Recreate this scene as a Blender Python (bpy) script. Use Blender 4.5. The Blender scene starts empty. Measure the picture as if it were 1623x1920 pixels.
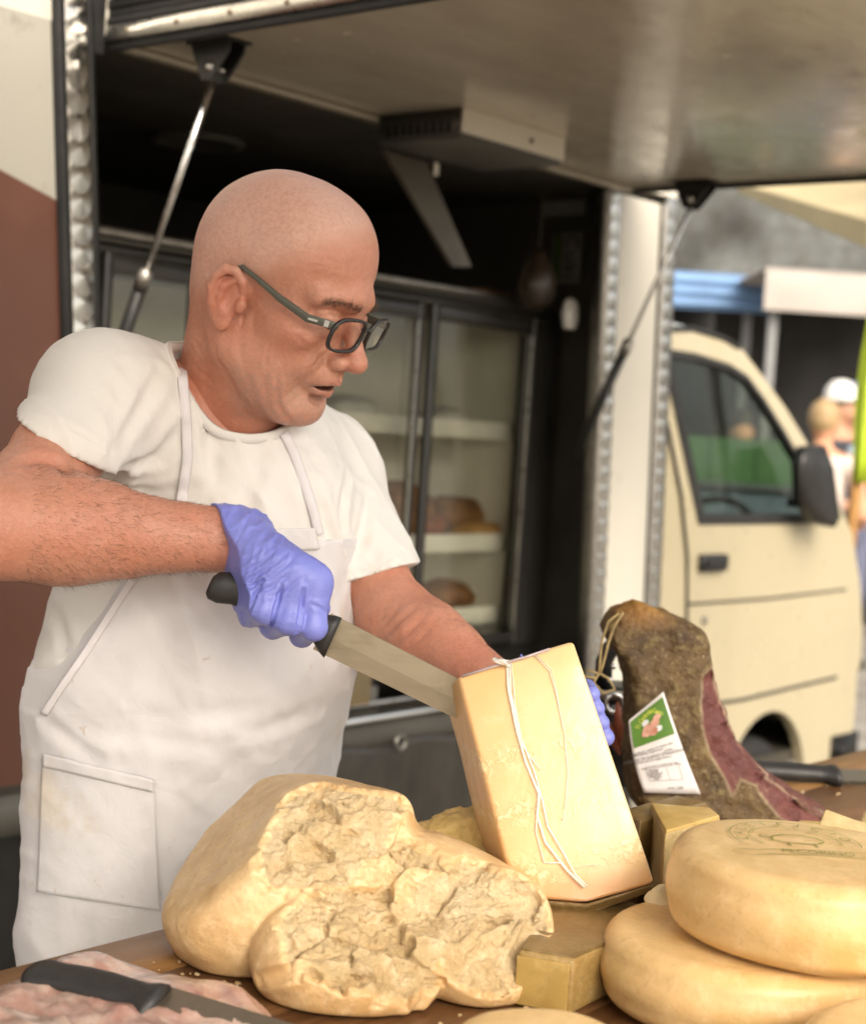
import bpy, bmesh, math, random
import numpy as np
from mathutils import Vector, Matrix, geometry
random.seed(7)
PI = math.pi
# ------------------------------------------------------------------ camera
FPX, CAMZ = 3000.0, 1.47            # focal length in photo pixels (1623 x 1920), eye height
PITCH, ROLL = math.radians(3.0), math.radians(3.7)
_fw = np.array([0, math.cos(PITCH), -math.sin(PITCH)])
_up0 = np.array([0, math.sin(PITCH), math.cos(PITCH)])
_rt0 = np.array([1.0, 0, 0])
RT = _rt0*math.cos(ROLL) + _up0*math.sin(ROLL)
UP = -_rt0*math.sin(ROLL) + _up0*math.cos(ROLL)
FW = _fw
CAM = np.array([0, 0, CAMZ])
sc = bpy.context.scene
col = sc.collection
cd = bpy.data.cameras.new('camera')
cam = bpy.data.objects.new('camera', cd)
col.objects.link(cam)
m4 = np.eye(4); m4[:3, 0] = RT; m4[:3, 1] = UP; m4[:3, 2] = -FW; m4[:3, 3] = CAM
cam.matrix_world = Matrix(m4.tolist())
cd.sensor_fit = 'VERTICAL'; cd.sensor_height = 24.0; cd.sensor_width = 24.0*1623/1920
cd.lens = 24.0*FPX/1920.0
cd.clip_start = 0.05; cd.clip_end = 600
cd.dof.use_dof = True; cd.dof.focus_distance = 1.5; cd.dof.aperture_fstop = 3.6
sc.camera = cam
# ------------------------------------------------------------------ sky, sun, exposure
SUN_EL, SUN_AZ = math.radians(36), math.radians(158)     # azimuth clockwise from +Y: behind the camera, to the left
w = bpy.data.worlds.new('World'); sc.world = w; w.use_nodes = True
nt = w.node_tree; bg = nt.nodes['Background']
sky = nt.nodes.new('ShaderNodeTexSky'); sky.sky_type = 'NISHITA'; sky.sun_disc = False
sky.sun_elevation = SUN_EL; sky.sun_rotation = SUN_AZ; sky.dust_density = 4.0; sky.air_density = 1.0
hs = nt.nodes.new('ShaderNodeHueSaturation'); hs.inputs['Saturation'].default_value = 0.3
nt.links.new(sky.outputs[0], hs.inputs['Color']); nt.links.new(hs.outputs[0], bg.inputs[0])
bg.inputs[1].default_value = 0.15
sl = bpy.data.lights.new('sun', 'SUN'); sl.energy = 1.0; sl.angle = math.radians(40); sl.color = (1.0, 0.93, 0.82)
so = bpy.data.objects.new('sun', sl); col.objects.link(so)
sd = Vector((math.sin(SUN_AZ)*math.cos(SUN_EL), math.cos(SUN_AZ)*math.cos(SUN_EL), math.sin(SUN_EL)))
so.rotation_euler = sd.to_track_quat('Z', 'Y').to_euler(); so.location = (-4, -5, 8)
sc.view_settings.view_transform = 'Standard'; sc.view_settings.look = 'None'
sc.view_settings.gamma = 1.0; sc.view_settings.use_curve_mapping = False
sc.view_settings.exposure = 1.1
sc.view_settings.use_white_balance = True
sc.view_settings.white_balance_temperature = 7100
sc.render.engine = 'CYCLES'
sc.cycles.use_denoising = True
sc.cycles.max_bounces = 6; sc.cycles.transparent_max_bounces = 16
sc.cycles.caustics_reflective = False; sc.cycles.caustics_refractive = False
# ------------------------------------------------------------------ photo pixel -> place
def ray(px, py): return (px-811.5)/FPX*RT - (py-960)/FPX*UP + FW
def P(px, py, D):
    r = ray(px, py); return CAM + r*(D/r[1])
def PZ(px, py, z):
    r = ray(px, py); return CAM + r*((z-CAMZ)/r[2])
VA = math.radians(50)                      # heading of the van side and of the counter
EX = np.array([math.cos(VA), math.sin(VA), 0]); EY = np.array([-math.sin(VA), math.cos(VA), 0]); VO = np.array([.70, 4.57, 0])
def V(wp):
    q = np.asarray(wp)-VO; return np.array([q@EX, q@EY, q[2]])
def VW(l): return VO + EX*l[0] + EY*l[1] + np.array([0, 0, l[2]])
def PV(px, py, y):                         # on the plane y = const of the van's own frame
    r = ray(px, py); k = ((VO+EY*y-CAM)@EY)/(r@EY); return V(CAM+r*k)
def vxz(px, py, y):
    q = PV(px, py, y); return (q[0], q[2])
# ------------------------------------------------------------------ objects
def link(o, parent=None):
    col.objects.link(o)
    if parent is not None: o.parent = parent
    return o
def tag(o, label=None, cat=None, group=None, kind=None):
    if label: o['label'] = label
    if cat: o['category'] = cat
    if group: o['group'] = group
    if kind: o['kind'] = kind
    return o
def empty(name, loc=(0, 0, 0), rz=0.0, label=None, cat=None, group=None, parent=None):
    o = bpy.data.objects.new(name, None); link(o, parent)
    o.location = loc; o.rotation_euler = (0, 0, rz); o.empty_display_size = 0.05
    return tag(o, label, cat, group)
def mesh_obj(name, verts, faces, mat=None, parent=None, smooth=False, loc=None, rot=None):
    me = bpy.data.meshes.new(name)
    if isinstance(faces, np.ndarray):
        n, k = faces.shape
        me.vertices.add(len(verts)); me.vertices.foreach_set('co', np.asarray(verts, np.float32).ravel())
        me.loops.add(n*k); me.loops.foreach_set('vertex_index', faces.astype(np.int32).ravel())
        me.polygons.add(n); me.polygons.foreach_set('loop_start', np.arange(0, n*k, k, dtype=np.int32))
        me.update(calc_edges=True); me.validate()
    else:
        me.from_pydata([tuple(map(float, v)) for v in verts], [], faces); me.update()
    if smooth: me.polygons.foreach_set('use_smooth', np.ones(len(me.polygons), bool))
    if mat: me.materials.append(mat)
    o = bpy.data.objects.new(name, me); link(o, parent)
    if loc is not None: o.location = loc
    if rot is not None: o.rotation_euler = rot
    return o
def bm_obj(name, bm, mat=None, parent=None, smooth=False, bevel=0.0, segs=2, loc=None, rot=None, angle=30):
    if bevel > 0:
        es = [e for e in bm.edges if len(e.link_faces) == 2 and e.calc_face_angle(0) > math.radians(angle)]
        bmesh.ops.bevel(bm, geom=es, offset=bevel, segments=segs, affect='EDGES', profile=0.5, clamp_overlap=True)
    bmesh.ops.recalc_face_normals(bm, faces=bm.faces[:])
    me = bpy.data.meshes.new(name); bm.to_mesh(me); bm.free()
    if smooth: me.polygons.foreach_set('use_smooth', np.ones(len(me.polygons), bool))
    if mat: me.materials.append(mat)
    o = bpy.data.objects.new(name, me); link(o, parent)
    if loc is not None: o.location = loc
    if rot is not None: o.rotation_euler = rot
    if smooth and bevel > 0:
        try:
            md = o.modifiers.new('wn', 'WEIGHTED_NORMAL'); md.keep_sharp = True
        except Exception: pass
    return o
def b_box(bm, x0, x1, y0, y1, z0, z1, M=None):
    vs = [bm.verts.new((x, y, z)) for x in (x0, x1) for y in (y0, y1) for z in (z0, z1)]
    for f in ((0, 1, 3, 2), (4, 6, 7, 5), (0, 4, 5, 1), (2, 3, 7, 6), (0, 2, 6, 4), (1, 5, 7, 3)):
        bm.faces.new([vs[i] for i in f])
    if M is not None: bmesh.ops.transform(bm, matrix=M, verts=vs)
    return vs
def box(name, x0, x1, y0, y1, z0, z1, mat, parent=None, bevel=0.0, segs=2, **k):
    bm = bmesh.new(); b_box(bm, min(x0, x1), max(x0, x1), min(y0, y1), max(y0, y1), min(z0, z1), max(z0, z1))
    return bm_obj(name, bm, mat, parent, smooth=bevel > 0, bevel=bevel, segs=segs, **k)
def b_tube(bm, pts, rads, n=10, caps=True, flat=1.0):
    pts = [Vector(p) for p in pts]
    if not hasattr(rads, '__len__'): rads = [rads]*len(pts)
    rings = []; prev = None
    for i, p in enumerate(pts):
        t = (pts[min(i+1, len(pts)-1)] - pts[max(i-1, 0)]).normalized()
        if prev is None:
            a = t.orthogonal().normalized()
        else:
            a = (prev - t*prev.dot(t)).normalized()
        prev = a; b = t.cross(a)
        rings.append([bm.verts.new(p + (a*math.cos(2*PI*j/n)*flat + b*math.sin(2*PI*j/n))*rads[i]) for j in range(n)])
    for r0, r1 in zip(rings, rings[1:]):
        for j in range(n): bm.faces.new((r0[j], r0[(j+1) % n], r1[(j+1) % n], r1[j]))
    if caps:
        bm.faces.new(rings[0][::-1]); bm.faces.new(rings[-1])
def tube(name, pts, rads, mat, parent=None, n=10, smooth=True, **k):
    bm = bmesh.new(); b_tube(bm, pts, rads, n, **k); return bm_obj(name, bm, mat, parent, smooth)
def poly_prism(name, outline, holes, to3, thick, mat, parent=None, bevel=0.0, smooth=False):
    """outline / holes in 2-D, to3(u, v, d) -> point; front at d=0, back at d=thick"""
    loops = [outline] + list(holes)
    flat = [[Vector((u, v, 0)) for u, v in lp] for lp in loops]
    tris = geometry.tessellate_polygon(flat)
    allp = [p for lp in loops for p in lp]; n = len(allp)
    bm = bmesh.new()
    fr = [bm.verts.new(to3(u, v, 0.0)) for u, v in allp]; bk = [bm.verts.new(to3(u, v, thick)) for u, v in allp]
    for a, b, c in tris:
        try: bm.faces.new((fr[a], fr[b], fr[c])); bm.faces.new((bk[c], bk[b], bk[a]))
        except ValueError: pass
    i = 0
    for lp in loops:
        m = len(lp)
        for j in range(m):
            a, b = i+j, i+(j+1) % m
            bm.faces.new((fr[a], bk[a], bk[b], fr[b]))
        i += m
    if bevel == 0: bmesh.ops.dissolve_limit(bm, angle_limit=0.01, verts=bm.verts[:], edges=bm.edges[:]) if not holes else None
    return bm_obj(name, bm, mat, parent, smooth, bevel)
def lathe(name, prof, mat, parent=None, n=48, M=None, smooth=True):
    bm = bmesh.new(); rings = []
    for r, z in prof:
        rings.append([bm.verts.new((r*math.cos(2*PI*j/n), r*math.sin(2*PI*j/n), z)) for j in range(n)] if r > 1e-6 else [bm.verts.new((0, 0, z))])
    for a, b in zip(rings, rings[1:]):
        for j in range(n):
            k = (j+1) % n
            if len(a) == 1 and len(b) == 1: continue
            if len(a) == 1: bm.faces.new((a[0], b[k], b[j]))
            elif len(b) == 1: bm.faces.new((a[j], a[k], b[0]))
            else: bm.faces.new((a[j], a[k], b[k], b[j]))
    if M is not None: bmesh.ops.transform(bm, matrix=M, verts=bm.verts[:])
    return bm_obj(name, bm, mat, parent, smooth)
def text_obj(name, s, size, mat, M, parent=None, extrude=0.0004):
    c = bpy.data.curves.new(name, 'FONT'); c.body = s; c.size = size; c.extrude = extrude
    c.align_x = 'CENTER'; c.align_y = 'CENTER'
    o = bpy.data.objects.new(name, c); link(o)
    dg = bpy.context.evaluated_depsgraph_get()
    me = bpy.data.meshes.new_from_object(o.evaluated_get(dg)); bpy.data.objects.remove(o)
    me.name = name; me.materials.clear(); me.materials.append(mat)
    o = bpy.data.objects.new(name, me); link(o, parent); o.matrix_local = M
    return o
def frame_M(o, x, y):                      # 4x4 from origin and two axes
    x = Vector(x).normalized(); z = x.cross(Vector(y)).normalized(); y = z.cross(x)
    return Matrix(((x.x, y.x, z.x, o[0]), (x.y, y.y, z.y, o[1]), (x.z, y.z, z.z, o[2]), (0, 0, 0, 1)))
# ------------------------------------------------------------------ materials
class NT:
    def __init__(s, name):
        s.m = bpy.data.materials.new(name); s.m.use_nodes = True; s.t = s.m.node_tree
        s.b = s.t.nodes['Principled BSDF']; s._tc = None
    def n(s, typ, **k):
        x = s.t.nodes.new(typ)
        for a, v in k.items(): setattr(x, a, v)
        return x
    def l(s, a, b): s.t.links.new(a, b)
    def tc(s, which='Object'):
        if s._tc is None: s._tc = s.n('ShaderNodeTexCoord')
        return s._tc.outputs[which]
    def mapped(s, scale=(1, 1, 1), rot=(0, 0, 0), loc=(0, 0, 0), which='Object'):
        m = s.n('ShaderNodeMapping'); s.l(s.tc(which), m.inputs[0])
        m.inputs[1].default_value = loc; m.inputs[2].default_value = rot; m.inputs[3].default_value = scale
        return m.outputs[0]
    def noise(s, scale, detail=4, rough=.55, vec=None, dist=0.0):
        x = s.n('ShaderNodeTexNoise'); x.inputs['Scale'].default_value = scale; x.inputs['Detail'].default_value = detail
        x.inputs['Roughness'].default_value = rough; x.inputs['Distortion'].default_value = dist
        s.l(vec if vec is not None else s.tc(), x.inputs['Vector']); return x.outputs['Fac']
    def voro(s, scale, vec=None, feature='F1'):
        x = s.n('ShaderNodeTexVoronoi', feature=feature); x.inputs['Scale'].default_value = scale
        s.l(vec if vec is not None else s.tc(), x.inputs['Vector']); return x.outputs[0]
    def ramp(s, fac, stops):
        r = s.n('ShaderNodeValToRGB'); e = r.color_ramp.elements
        while len(e) < len(stops): e.new(0.5)
        for q, (p, c) in zip(e, stops):
            q.position = p; q.color = c if len(c) == 4 else (*c, 1)
        s.l(fac, r.inputs[0]); return r.outputs[0]
    def fr(s, fac, lo, hi, a=0.0, b=1.0):
        r = s.n('ShaderNodeMapRange'); s.l(fac, r.inputs[0])
        for i, v in enumerate((lo, hi, a, b)): r.inputs[1+i].default_value = v
        return r.outputs[0]
    def mix(s, fac, a, b, mode='MIX'):
        x = s.n('ShaderNodeMix', data_type='RGBA', blend_type=mode)
        for v, i in ((fac, 0), (a, 6), (b, 7)):
            if hasattr(v, 'is_output'): s.l(v, x.inputs[i])
            else: x.inputs[i].default_value = v if (i == 0 or len(v) == 4) else (*v, 1)
        return x.outputs[2]
    def math(s, op, a, b=0.0):
        x = s.n('ShaderNodeMath', operation=op)
        for v, i in ((a, 0), (b, 1)):
            if hasattr(v, 'is_output'): s.l(v, x.inputs[i])
            else: x.inputs[i].default_value = v
        return x.outputs[0]
    def attr(s, name):
        x = s.n('ShaderNodeAttribute'); x.attribute_name = name; return x
    def sep(s, vec):
        x = s.n('ShaderNodeSeparateXYZ'); s.l(vec, x.inputs[0]); return x.outputs
    def color(s, c):
        if hasattr(c, 'is_output'): s.l(c, s.b.inputs['Base Color'])
        else: s.b.inputs['Base Color'].default_value = (*c, 1)
    def set(s, **k):
        for a, v in k.items():
            i = s.b.inputs[a.replace('_', ' ')]
            if hasattr(v, 'is_output'): s.l(v, i)
            else: i.default_value = v
    def bump(s, fac, strength=.3, dist=.01, prev=None):
        x = s.n('ShaderNodeBump'); x.inputs['Strength'].default_value = strength; x.inputs['Distance'].default_value = dist
        s.l(fac, x.inputs['Height'])
        if prev is not None: s.l(prev, x.inputs['Normal'])
        s.l(x.outputs[0], s.b.inputs['Normal']); return x.outputs[0]
def simple(name, c, rough=.5, metal=0.0, var=.12, vscale=12, bump=0.0, bscale=60, spec=.5, coat=0.0, c2=None, bdist=.002):
    t = NT(name)
    n1 = t.noise(vscale, 5)
    lo = tuple(max(0, x*(1-var)) for x in c) if c2 is None else c
    hi = tuple(min(1, x*(1+var)) for x in c) if c2 is None else c2
    t.color(t.ramp(n1, [(.3, lo), (.7, hi)]))
    t.set(Roughness=t.fr(t.noise(vscale*2.3, 3), .3, .7, max(0.02, rough*.85), min(1, rough*1.12)), Metallic=metal)
    t.b.inputs['Specular IOR Level'].default_value = spec
    t.b.inputs['Coat Weight'].default_value = coat
    if bump > 0: t.bump(t.noise(bscale, 4), bump, bdist)
    return t.m
# ------------------------------------------------------------------ sculpting: signed distance fields meshed with surface nets
def _len(a): return np.sqrt((a*a).sum(-1))
def hashn(i, j, k, seed):
    with np.errstate(over='ignore'):
        h = i.astype(np.uint32)*np.uint32(374761393) + j.astype(np.uint32)*np.uint32(668265263) + k.astype(np.uint32)*np.uint32(2246822519) + np.uint32((seed*1274126177) & 0xffffffff)
        h = (h ^ (h >> np.uint32(13)))*np.uint32(1274126177)
    return ((h ^ (h >> np.uint32(16))) & np.uint32(0xffff)).astype(np.float32)/np.float32(65535.0)
def vnoise(x, y, z, freq, seed=0):
    x = x*freq+100.3; y = y*freq+100.7; z = z*freq+100.1
    i = np.floor(x).astype(np.int32); j = np.floor(y).astype(np.int32); k = np.floor(z).astype(np.int32)
    u = (x-i); v = (y-j); q = (z-k)
    u = u*u*(3-2*u); v = v*v*(3-2*v); q = q*q*(3-2*q)
    r = 0
    for a in (0, 1):
        for b in (0, 1):
            for c in (0, 1):
                r = r + hashn(i+a, j+b, k+c, seed)*(u if a else 1-u)*(v if b else 1-v)*(q if c else 1-q)
    return r*2-1
def fbm(x, y, z, freq, oct=3, seed=0):
    r = 0; a = 1.0; s = 0
    for o in range(oct):
        r = r + a*vnoise(x, y, z, freq*2**o, seed+o*17); s += a; a *= .5
    return r/s
def smin(a, b, k):
    if k <= 0: return np.minimum(a, b)
    h = np.clip(.5+.5*(b-a)/k, 0, 1); return b*(1-h)+a*h-k*h*(1-h)
def smax(a, b, k): return -smin(-a, -b, k)
def rotm(ax, ay, az):
    return np.array((Matrix.Rotation(az, 3, 'Z') @ Matrix.Rotation(ay, 3, 'Y') @ Matrix.Rotation(ax, 3, 'X')))
def d_ell(p, c, r, R=None):
    q = [p[i]-c[i] for i in range(3)]
    if R is not None: q = [R[0][i]*q[0]+R[1][i]*q[1]+R[2][i]*q[2] for i in range(3)]
    a = sum((q[i]/r[i])**2 for i in range(3)); b = sum((q[i]/r[i]**2)**2 for i in range(3))
    k0 = np.sqrt(a); return k0*(k0-1)/np.maximum(np.sqrt(b), 1e-6)
def d_cone(p, a, b, ra, rb, flat=None):
    ba = [b[i]-a[i] for i in range(3)]; L = sum(x*x for x in ba)
    q = [p[i]-a[i] for i in range(3)]
    h = np.clip(sum(q[i]*ba[i] for i in range(3))/L, 0, 1)
    e = [q[i]-ba[i]*h for i in range(3)]
    if flat is not None:                                # flat = (axis, factor): thinner along that axis
        ax, f = flat; dt = sum(e[i]*ax[i] for i in range(3))
        e = [e[i]+ax[i]*dt*(1/f-1) for i in range(3)]
    return np.sqrt(sum(x*x for x in e)) - (ra+(rb-ra)*h)
def d_box(p, c, hf, R=None, r=0.0):
    q = [p[i]-c[i] for i in range(3)]
    if R is not None: q = [R[0][i]*q[0]+R[1][i]*q[1]+R[2][i]*q[2] for i in range(3)]
    q = [np.abs(q[i])-(hf[i]-r) for i in range(3)]
    return np.sqrt(sum(np.maximum(x, 0)**2 for x in q)) + np.minimum(np.maximum(q[0], np.maximum(q[1], q[2])), 0) - r
def d_plane(p, o, n):
    n = np.asarray(n, float); n = n/np.linalg.norm(n)
    return sum((p[i]-o[i])*n[i] for i in range(3))
class Field:
    def __init__(s, lo, hi, h):
        s.lo = np.asarray(lo, float); s.h = h
        s.n = np.ceil((np.asarray(hi, float)-s.lo)/h).astype(int)+1
        s.ax = [(s.lo[i]+h*np.arange(s.n[i])).astype(np.float32) for i in range(3)]
        s.D = np.full(s.n, 1.0, np.float32)
    def sub(s, lo, hi, pad):
        sl = []
        for i in range(3):
            a = int(np.clip(math.floor((lo[i]-pad-s.lo[i])/s.h), 0, s.n[i]-1)); b = int(np.clip(math.ceil((hi[i]+pad-s.lo[i])/s.h)+1, a+1, s.n[i]))
            sl.append(slice(a, b))
        g = (s.ax[0][sl[0]][:, None, None], s.ax[1][sl[1]][None, :, None], s.ax[2][sl[2]][None, None, :])
        return tuple(sl), g
    def op(s, fn, lo, hi, k, mode, pad=.03):
        sl, g = s.sub(lo, hi, pad+k)
        if mode == 'disp':                              # only near the surface
            V_ = s.D[sl]; I = np.nonzero(np.abs(V_) < .014+s.h*2)
            V_[I] += fn([g[i].ravel()[I[i]].astype(np.float32) for i in range(3)]); return
        d = fn(g)
        if mode == 'add': s.D[sl] = smin(s.D[sl], d, k)
        elif mode == 'cut': s.D[sl] = smax(s.D[sl], -d, k)
        elif mode == 'clip': s.D[sl] = smax(s.D[sl], d, k)
    def ell(s, c, r, k=.01, R=None, mode='add'):
        m = max(r); c = np.asarray(c, float)
        s.op(lambda p: d_ell(p, c, r, R), c-m, c+m, k, mode)
    def cone(s, a, b, ra, rb, k=.01, mode='add', flat=None):
        a = np.asarray(a, float); b = np.asarray(b, float); m = max(ra, rb)
        s.op(lambda p: d_cone(p, a, b, ra, rb, flat), np.minimum(a, b)-m, np.maximum(a, b)+m, k, mode)
    def chain(s, pts, rads, k=.01, mode='add', flat=None):
        for i in range(len(pts)-1): s.cone(pts[i], pts[i+1], rads[i], rads[i+1], k, mode, flat)
    def box(s, c, hf, k=.01, R=None, r=.0, mode='add'):
        m = math.sqrt(sum(x*x for x in hf)); c = np.asarray(c, float)
        s.op(lambda p: d_box(p, c, hf, R, r), c-m, c+m, k, mode)
    def all(s, fn, mode, k=0.0):
        s.op(fn, s.lo, s.lo+s.h*s.n, k, mode)
    def mesh(s, smooth=0):
        v, f = surface_nets(s.D, s.lo, s.h)
        if smooth: v = relax(v, f, smooth)
        return v, f
def relax(v, f, it, lam=.5):
    n = len(v)
    e = np.concatenate([f[:, [0, 1]], f[:, [1, 2]], f[:, [2, 3]], f[:, [3, 0]]])
    e = np.concatenate([e, e[:, ::-1]])
    cnt = np.bincount(e[:, 0], minlength=n)[:, None]
    for _ in range(it):
        for l in (lam, -lam*1.03):
            a = np.stack([np.bincount(e[:, 0], weights=v[e[:, 1], i], minlength=n) for i in range(3)], 1)/np.maximum(cnt, 1)
            v = v+(a-v)*l
    return v
def surface_nets(D, lo, h):
    nx, ny, nz = D.shape
    ins = D < 0
    c = np.zeros((nx-1, ny-1, nz-1), np.uint8)
    for a in (0, 1):
        for b in (0, 1):
            for d in (0, 1): c += ins[a:nx-1+a, b:ny-1+b, d:nz-1+d]
    act = (c > 0) & (c < 8)
    idx = np.full(act.shape, -1, np.int64); ijk = np.argwhere(act); idx[act] = np.arange(len(ijk))
    acc = np.zeros((len(ijk), 3)); num = np.zeros(len(ijk))
    i, j, k = ijk.T
    corner = {(a, b, d): D[i+a, j+b, k+d].astype(float) for a in (0, 1) for b in (0, 1) for d in (0, 1)}
    for axis in range(3):
        o = [q for q in range(3) if q != axis]
        for u in (0, 1):
            for v in (0, 1):
                p0 = [0, 0, 0]; p0[o[0]] = u; p0[o[1]] = v; p1 = list(p0); p1[axis] = 1
                d0 = corner[tuple(p0)]; d1 = corner[tuple(p1)]
                cr = (d0 < 0) != (d1 < 0)
                t = np.where(cr, d0/np.where(cr, d0-d1, 1), 0)
                pt = np.tile(np.array(p0, float), (len(ijk), 1)); pt[:, axis] = t
                acc[cr] += pt[cr]; num[cr] += 1
    verts = lo + h*(ijk + acc/num[:, None])
    quads = []
    for axis in range(3):
        o = [(1, 2), (2, 0), (0, 1)][axis]
        s0 = [slice(1, nx-1), slice(1, ny-1), slice(1, nz-1)]; s0[axis] = slice(0, D.shape[axis]-1)
        s1 = list(s0); s1[axis] = slice(1, D.shape[axis])
        a = ins[tuple(s0)]; b = ins[tuple(s1)]
        e = np.argwhere(a != b); fl = a[tuple(e.T)]
        base = e.copy()
        for q in range(3):
            if q != axis: base[:, q] += 1
        def cell(du, dv):
            z = base.copy(); z[:, o[0]] += du; z[:, o[1]] += dv; return idx[z[:, 0], z[:, 1], z[:, 2]]
        q = np.stack([cell(-1, -1), cell(0, -1), cell(0, 0), cell(-1, 0)], 1)
        q[~fl] = q[~fl][:, ::-1]
        quads.append(q)
    f = np.concatenate(quads); f = f[(f >= 0).all(1)]
    return verts, f
def normals_of(v, f):
    n = np.cross(v[f[:, 2]]-v[f[:, 0]], v[f[:, 3]]-v[f[:, 1]])
    r = np.zeros_like(v)
    for k in range(4):
        for i in range(3): r[:, i] += np.bincount(f[:, k], weights=n[:, i], minlength=len(v))
    return r/np.maximum(np.linalg.norm(r, axis=1, keepdims=True), 1e-9)
def set_attr(o, name, data):
    data = np.asarray(data, np.float32); me = o.data
    if data.ndim == 1:
        a = me.attributes.new(name, 'FLOAT', 'POINT'); a.data.foreach_set('value', data)
    else:
        a = me.attributes.new(name, 'FLOAT_COLOR', 'POINT')
        a.data.foreach_set('color', np.concatenate([data, np.ones((len(data), 1), np.float32)], 1).ravel())
def sst(x, a, b):
    t = np.clip((x-a)/(b-a), 0, 1); return t*t*(3-2*t)
# ================================================================== SETTING: ground, van, counter
def glassmat(name, tint=(.85, .88, .86), refl=1.0, rough=0.02):
    t = NT(name); t.t.nodes.remove(t.b)
    out = [n for n in t.t.nodes if n.type == 'OUTPUT_MATERIAL'][0]
    tr = t.n('ShaderNodeBsdfTransparent'); tr.inputs[0].default_value = (*tint, 1)
    gl = t.n('ShaderNodeBsdfGlossy'); gl.inputs['Roughness'].default_value = rough
    lw = t.n('ShaderNodeLayerWeight'); lw.inputs[0].default_value = .5; fz = t.math('ADD', t.math('MULTIPLY', t.math('POWER', lw.outputs['Facing'], 5.0), .96), .04)
    mx = t.n('ShaderNodeMixShader'); f = t.math('MINIMUM', t.math('MULTIPLY', fz, refl), 1.0)
    t.l(f, mx.inputs[0]); t.l(tr.outputs[0], mx.inputs[1]); t.l(gl.outputs[0], mx.inputs[2]); t.l(mx.outputs[0], out.inputs[0])
    return t.m
def wood(name, dark, light, axis=0, scale=1.0, rough=.5):
    t = NT(name); s = [26*scale]*3; s[axis] = 2.2*scale
    v = t.mapped(tuple(s)); n1 = t.noise(1.0, 8, .62, v, .6); n2 = t.noise(5, 5, .6, t.mapped(tuple(x*2 for x in s)))
    base = t.ramp(n1, [(.28, dark), (.5, tuple((a+b)/2 for a, b in zip(dark, light))), (.72, light)])
    t.color(t.mix(.35, base, t.ramp(n2, [(.35, tuple(x*.55 for x in dark)), (.65, light)])))
    t.set(Roughness=t.fr(n2, .3, .7, rough*.8, rough*1.25)); t.bump(n1, .25, .002)
    return t.m
M_black = simple('black_plastic', (.012, .011, .010), .42, var=.3, vscale=20)
M_rubber = simple('black_rubber', (.013, .012, .011), .75, var=.3)
M_alu = simple('brushed_aluminium', (.62, .60, .56), .3, 1.0, var=.1, vscale=30, bump=.1, bscale=200)
M_steel = simple('polished_steel', (.55, .53, .49), .2, 1.0, var=.08, vscale=40)
M_steeldk = simple('dull_steel', (.30, .28, .25), .38, 1.0, var=.2, vscale=40)
M_chrome = simple('chrome', (.75, .74, .72), .1, 1.0, var=.03)
M_rust = simple('rivet_metal', (.22, .17, .12), .5, .8, var=.35, vscale=300)
def scuffed(name, c, stain, rough=.45, coat=0.0, amt=.5):
    t = NT(name); n1 = t.noise(7, 7, .65); n2 = t.noise(2.2, 3)
    base = t.mix(t.fr(n2, .35, .7, 0, .6), c, tuple(x*.9 for x in c))
    t.color(t.mix(t.fr(n1, .62, .74, 0, amt), base, stain))
    t.set(Roughness=t.fr(n1, .3, .7, rough*.8, rough*1.3)); t.b.inputs['Coat Weight'].default_value = coat
    t.bump(t.noise(25, 3), .06, .003)
    return t.m
M_white = scuffed('van_white_paint', (.70, .655, .56), (.42, .37, .29), .4)
M_cream = scuffed('cab_cream_paint', (.43, .37, .245), (.32, .27, .17), .3, .5, .45)
def hatch_mat():
    t = NT('hatch_underside'); n1 = t.noise(3.0, 6, .6, t.mapped((1, 3, 1))); n2 = t.noise(16, 5, .6)
    t.color(t.mix(t.fr(n2, .55, .75, 0, .35), t.ramp(n1, [(.3, (.50, .44, .35)), (.7, (.60, .54, .44))]), (.38, .31, .23)))
    t.set(Roughness=t.fr(n2, .35, .75, .13, .30)); t.bump(t.noise(4.5, 3, .5), .22, .01)
    return t.m
M_hatch = hatch_mat()
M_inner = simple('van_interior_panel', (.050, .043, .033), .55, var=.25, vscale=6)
M_innerg = simple('van_interior_grey', (.09, .085, .072), .5, var=.2, vscale=6)
M_maroon = None
def livery():
    t = NT('van_side_livery'); x, y, z = t.sep(t.tc())
    ln = t.math('ADD', z, t.math('MULTIPLY', x, .287))          # diagonal paint edge of the two-tone livery
    f = t.fr(ln, 1.203, 1.206)
    n1 = t.noise(5, 7, .65); n2 = t.noise(1.3, 3)
    red = t.mix(t.fr(n1, .5, .75, 0, .5), (.105, .040, .025), (.16, .066, .042))
    wh = t.mix(t.fr(t.noise(11, 6, .7), .58, .70, 0, .6), (.37, .35, .30), (.19, .17, .135))
    t.color(t.mix(f, red, wh)); t.set(Roughness=t.fr(n1, .3, .7, .28, .45))
    return t.m
M_livery = livery()
M_glass = glassmat('window_glass', (.72, .76, .70), 1.0)
M_fglass = glassmat('fridge_glass', (.92, .92, .88), 1.6, .03)
M_asphalt = simple('paving_grey', (.28, .255, .22), .85, var=.3, vscale=2.5, bump=.4, bscale=40, bdist=.01)

mesh_obj('ground', [(-60, -60, 0), (60, -60, 0), (60, 60, 0), (-60, 60, 0)], [(0, 1, 2, 3)], M_asphalt)['kind'] = 'structure'

van = empty('market_van', VO, VA, 'cream market van with its side hatch raised and dark interior behind the man', 'van')
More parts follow.
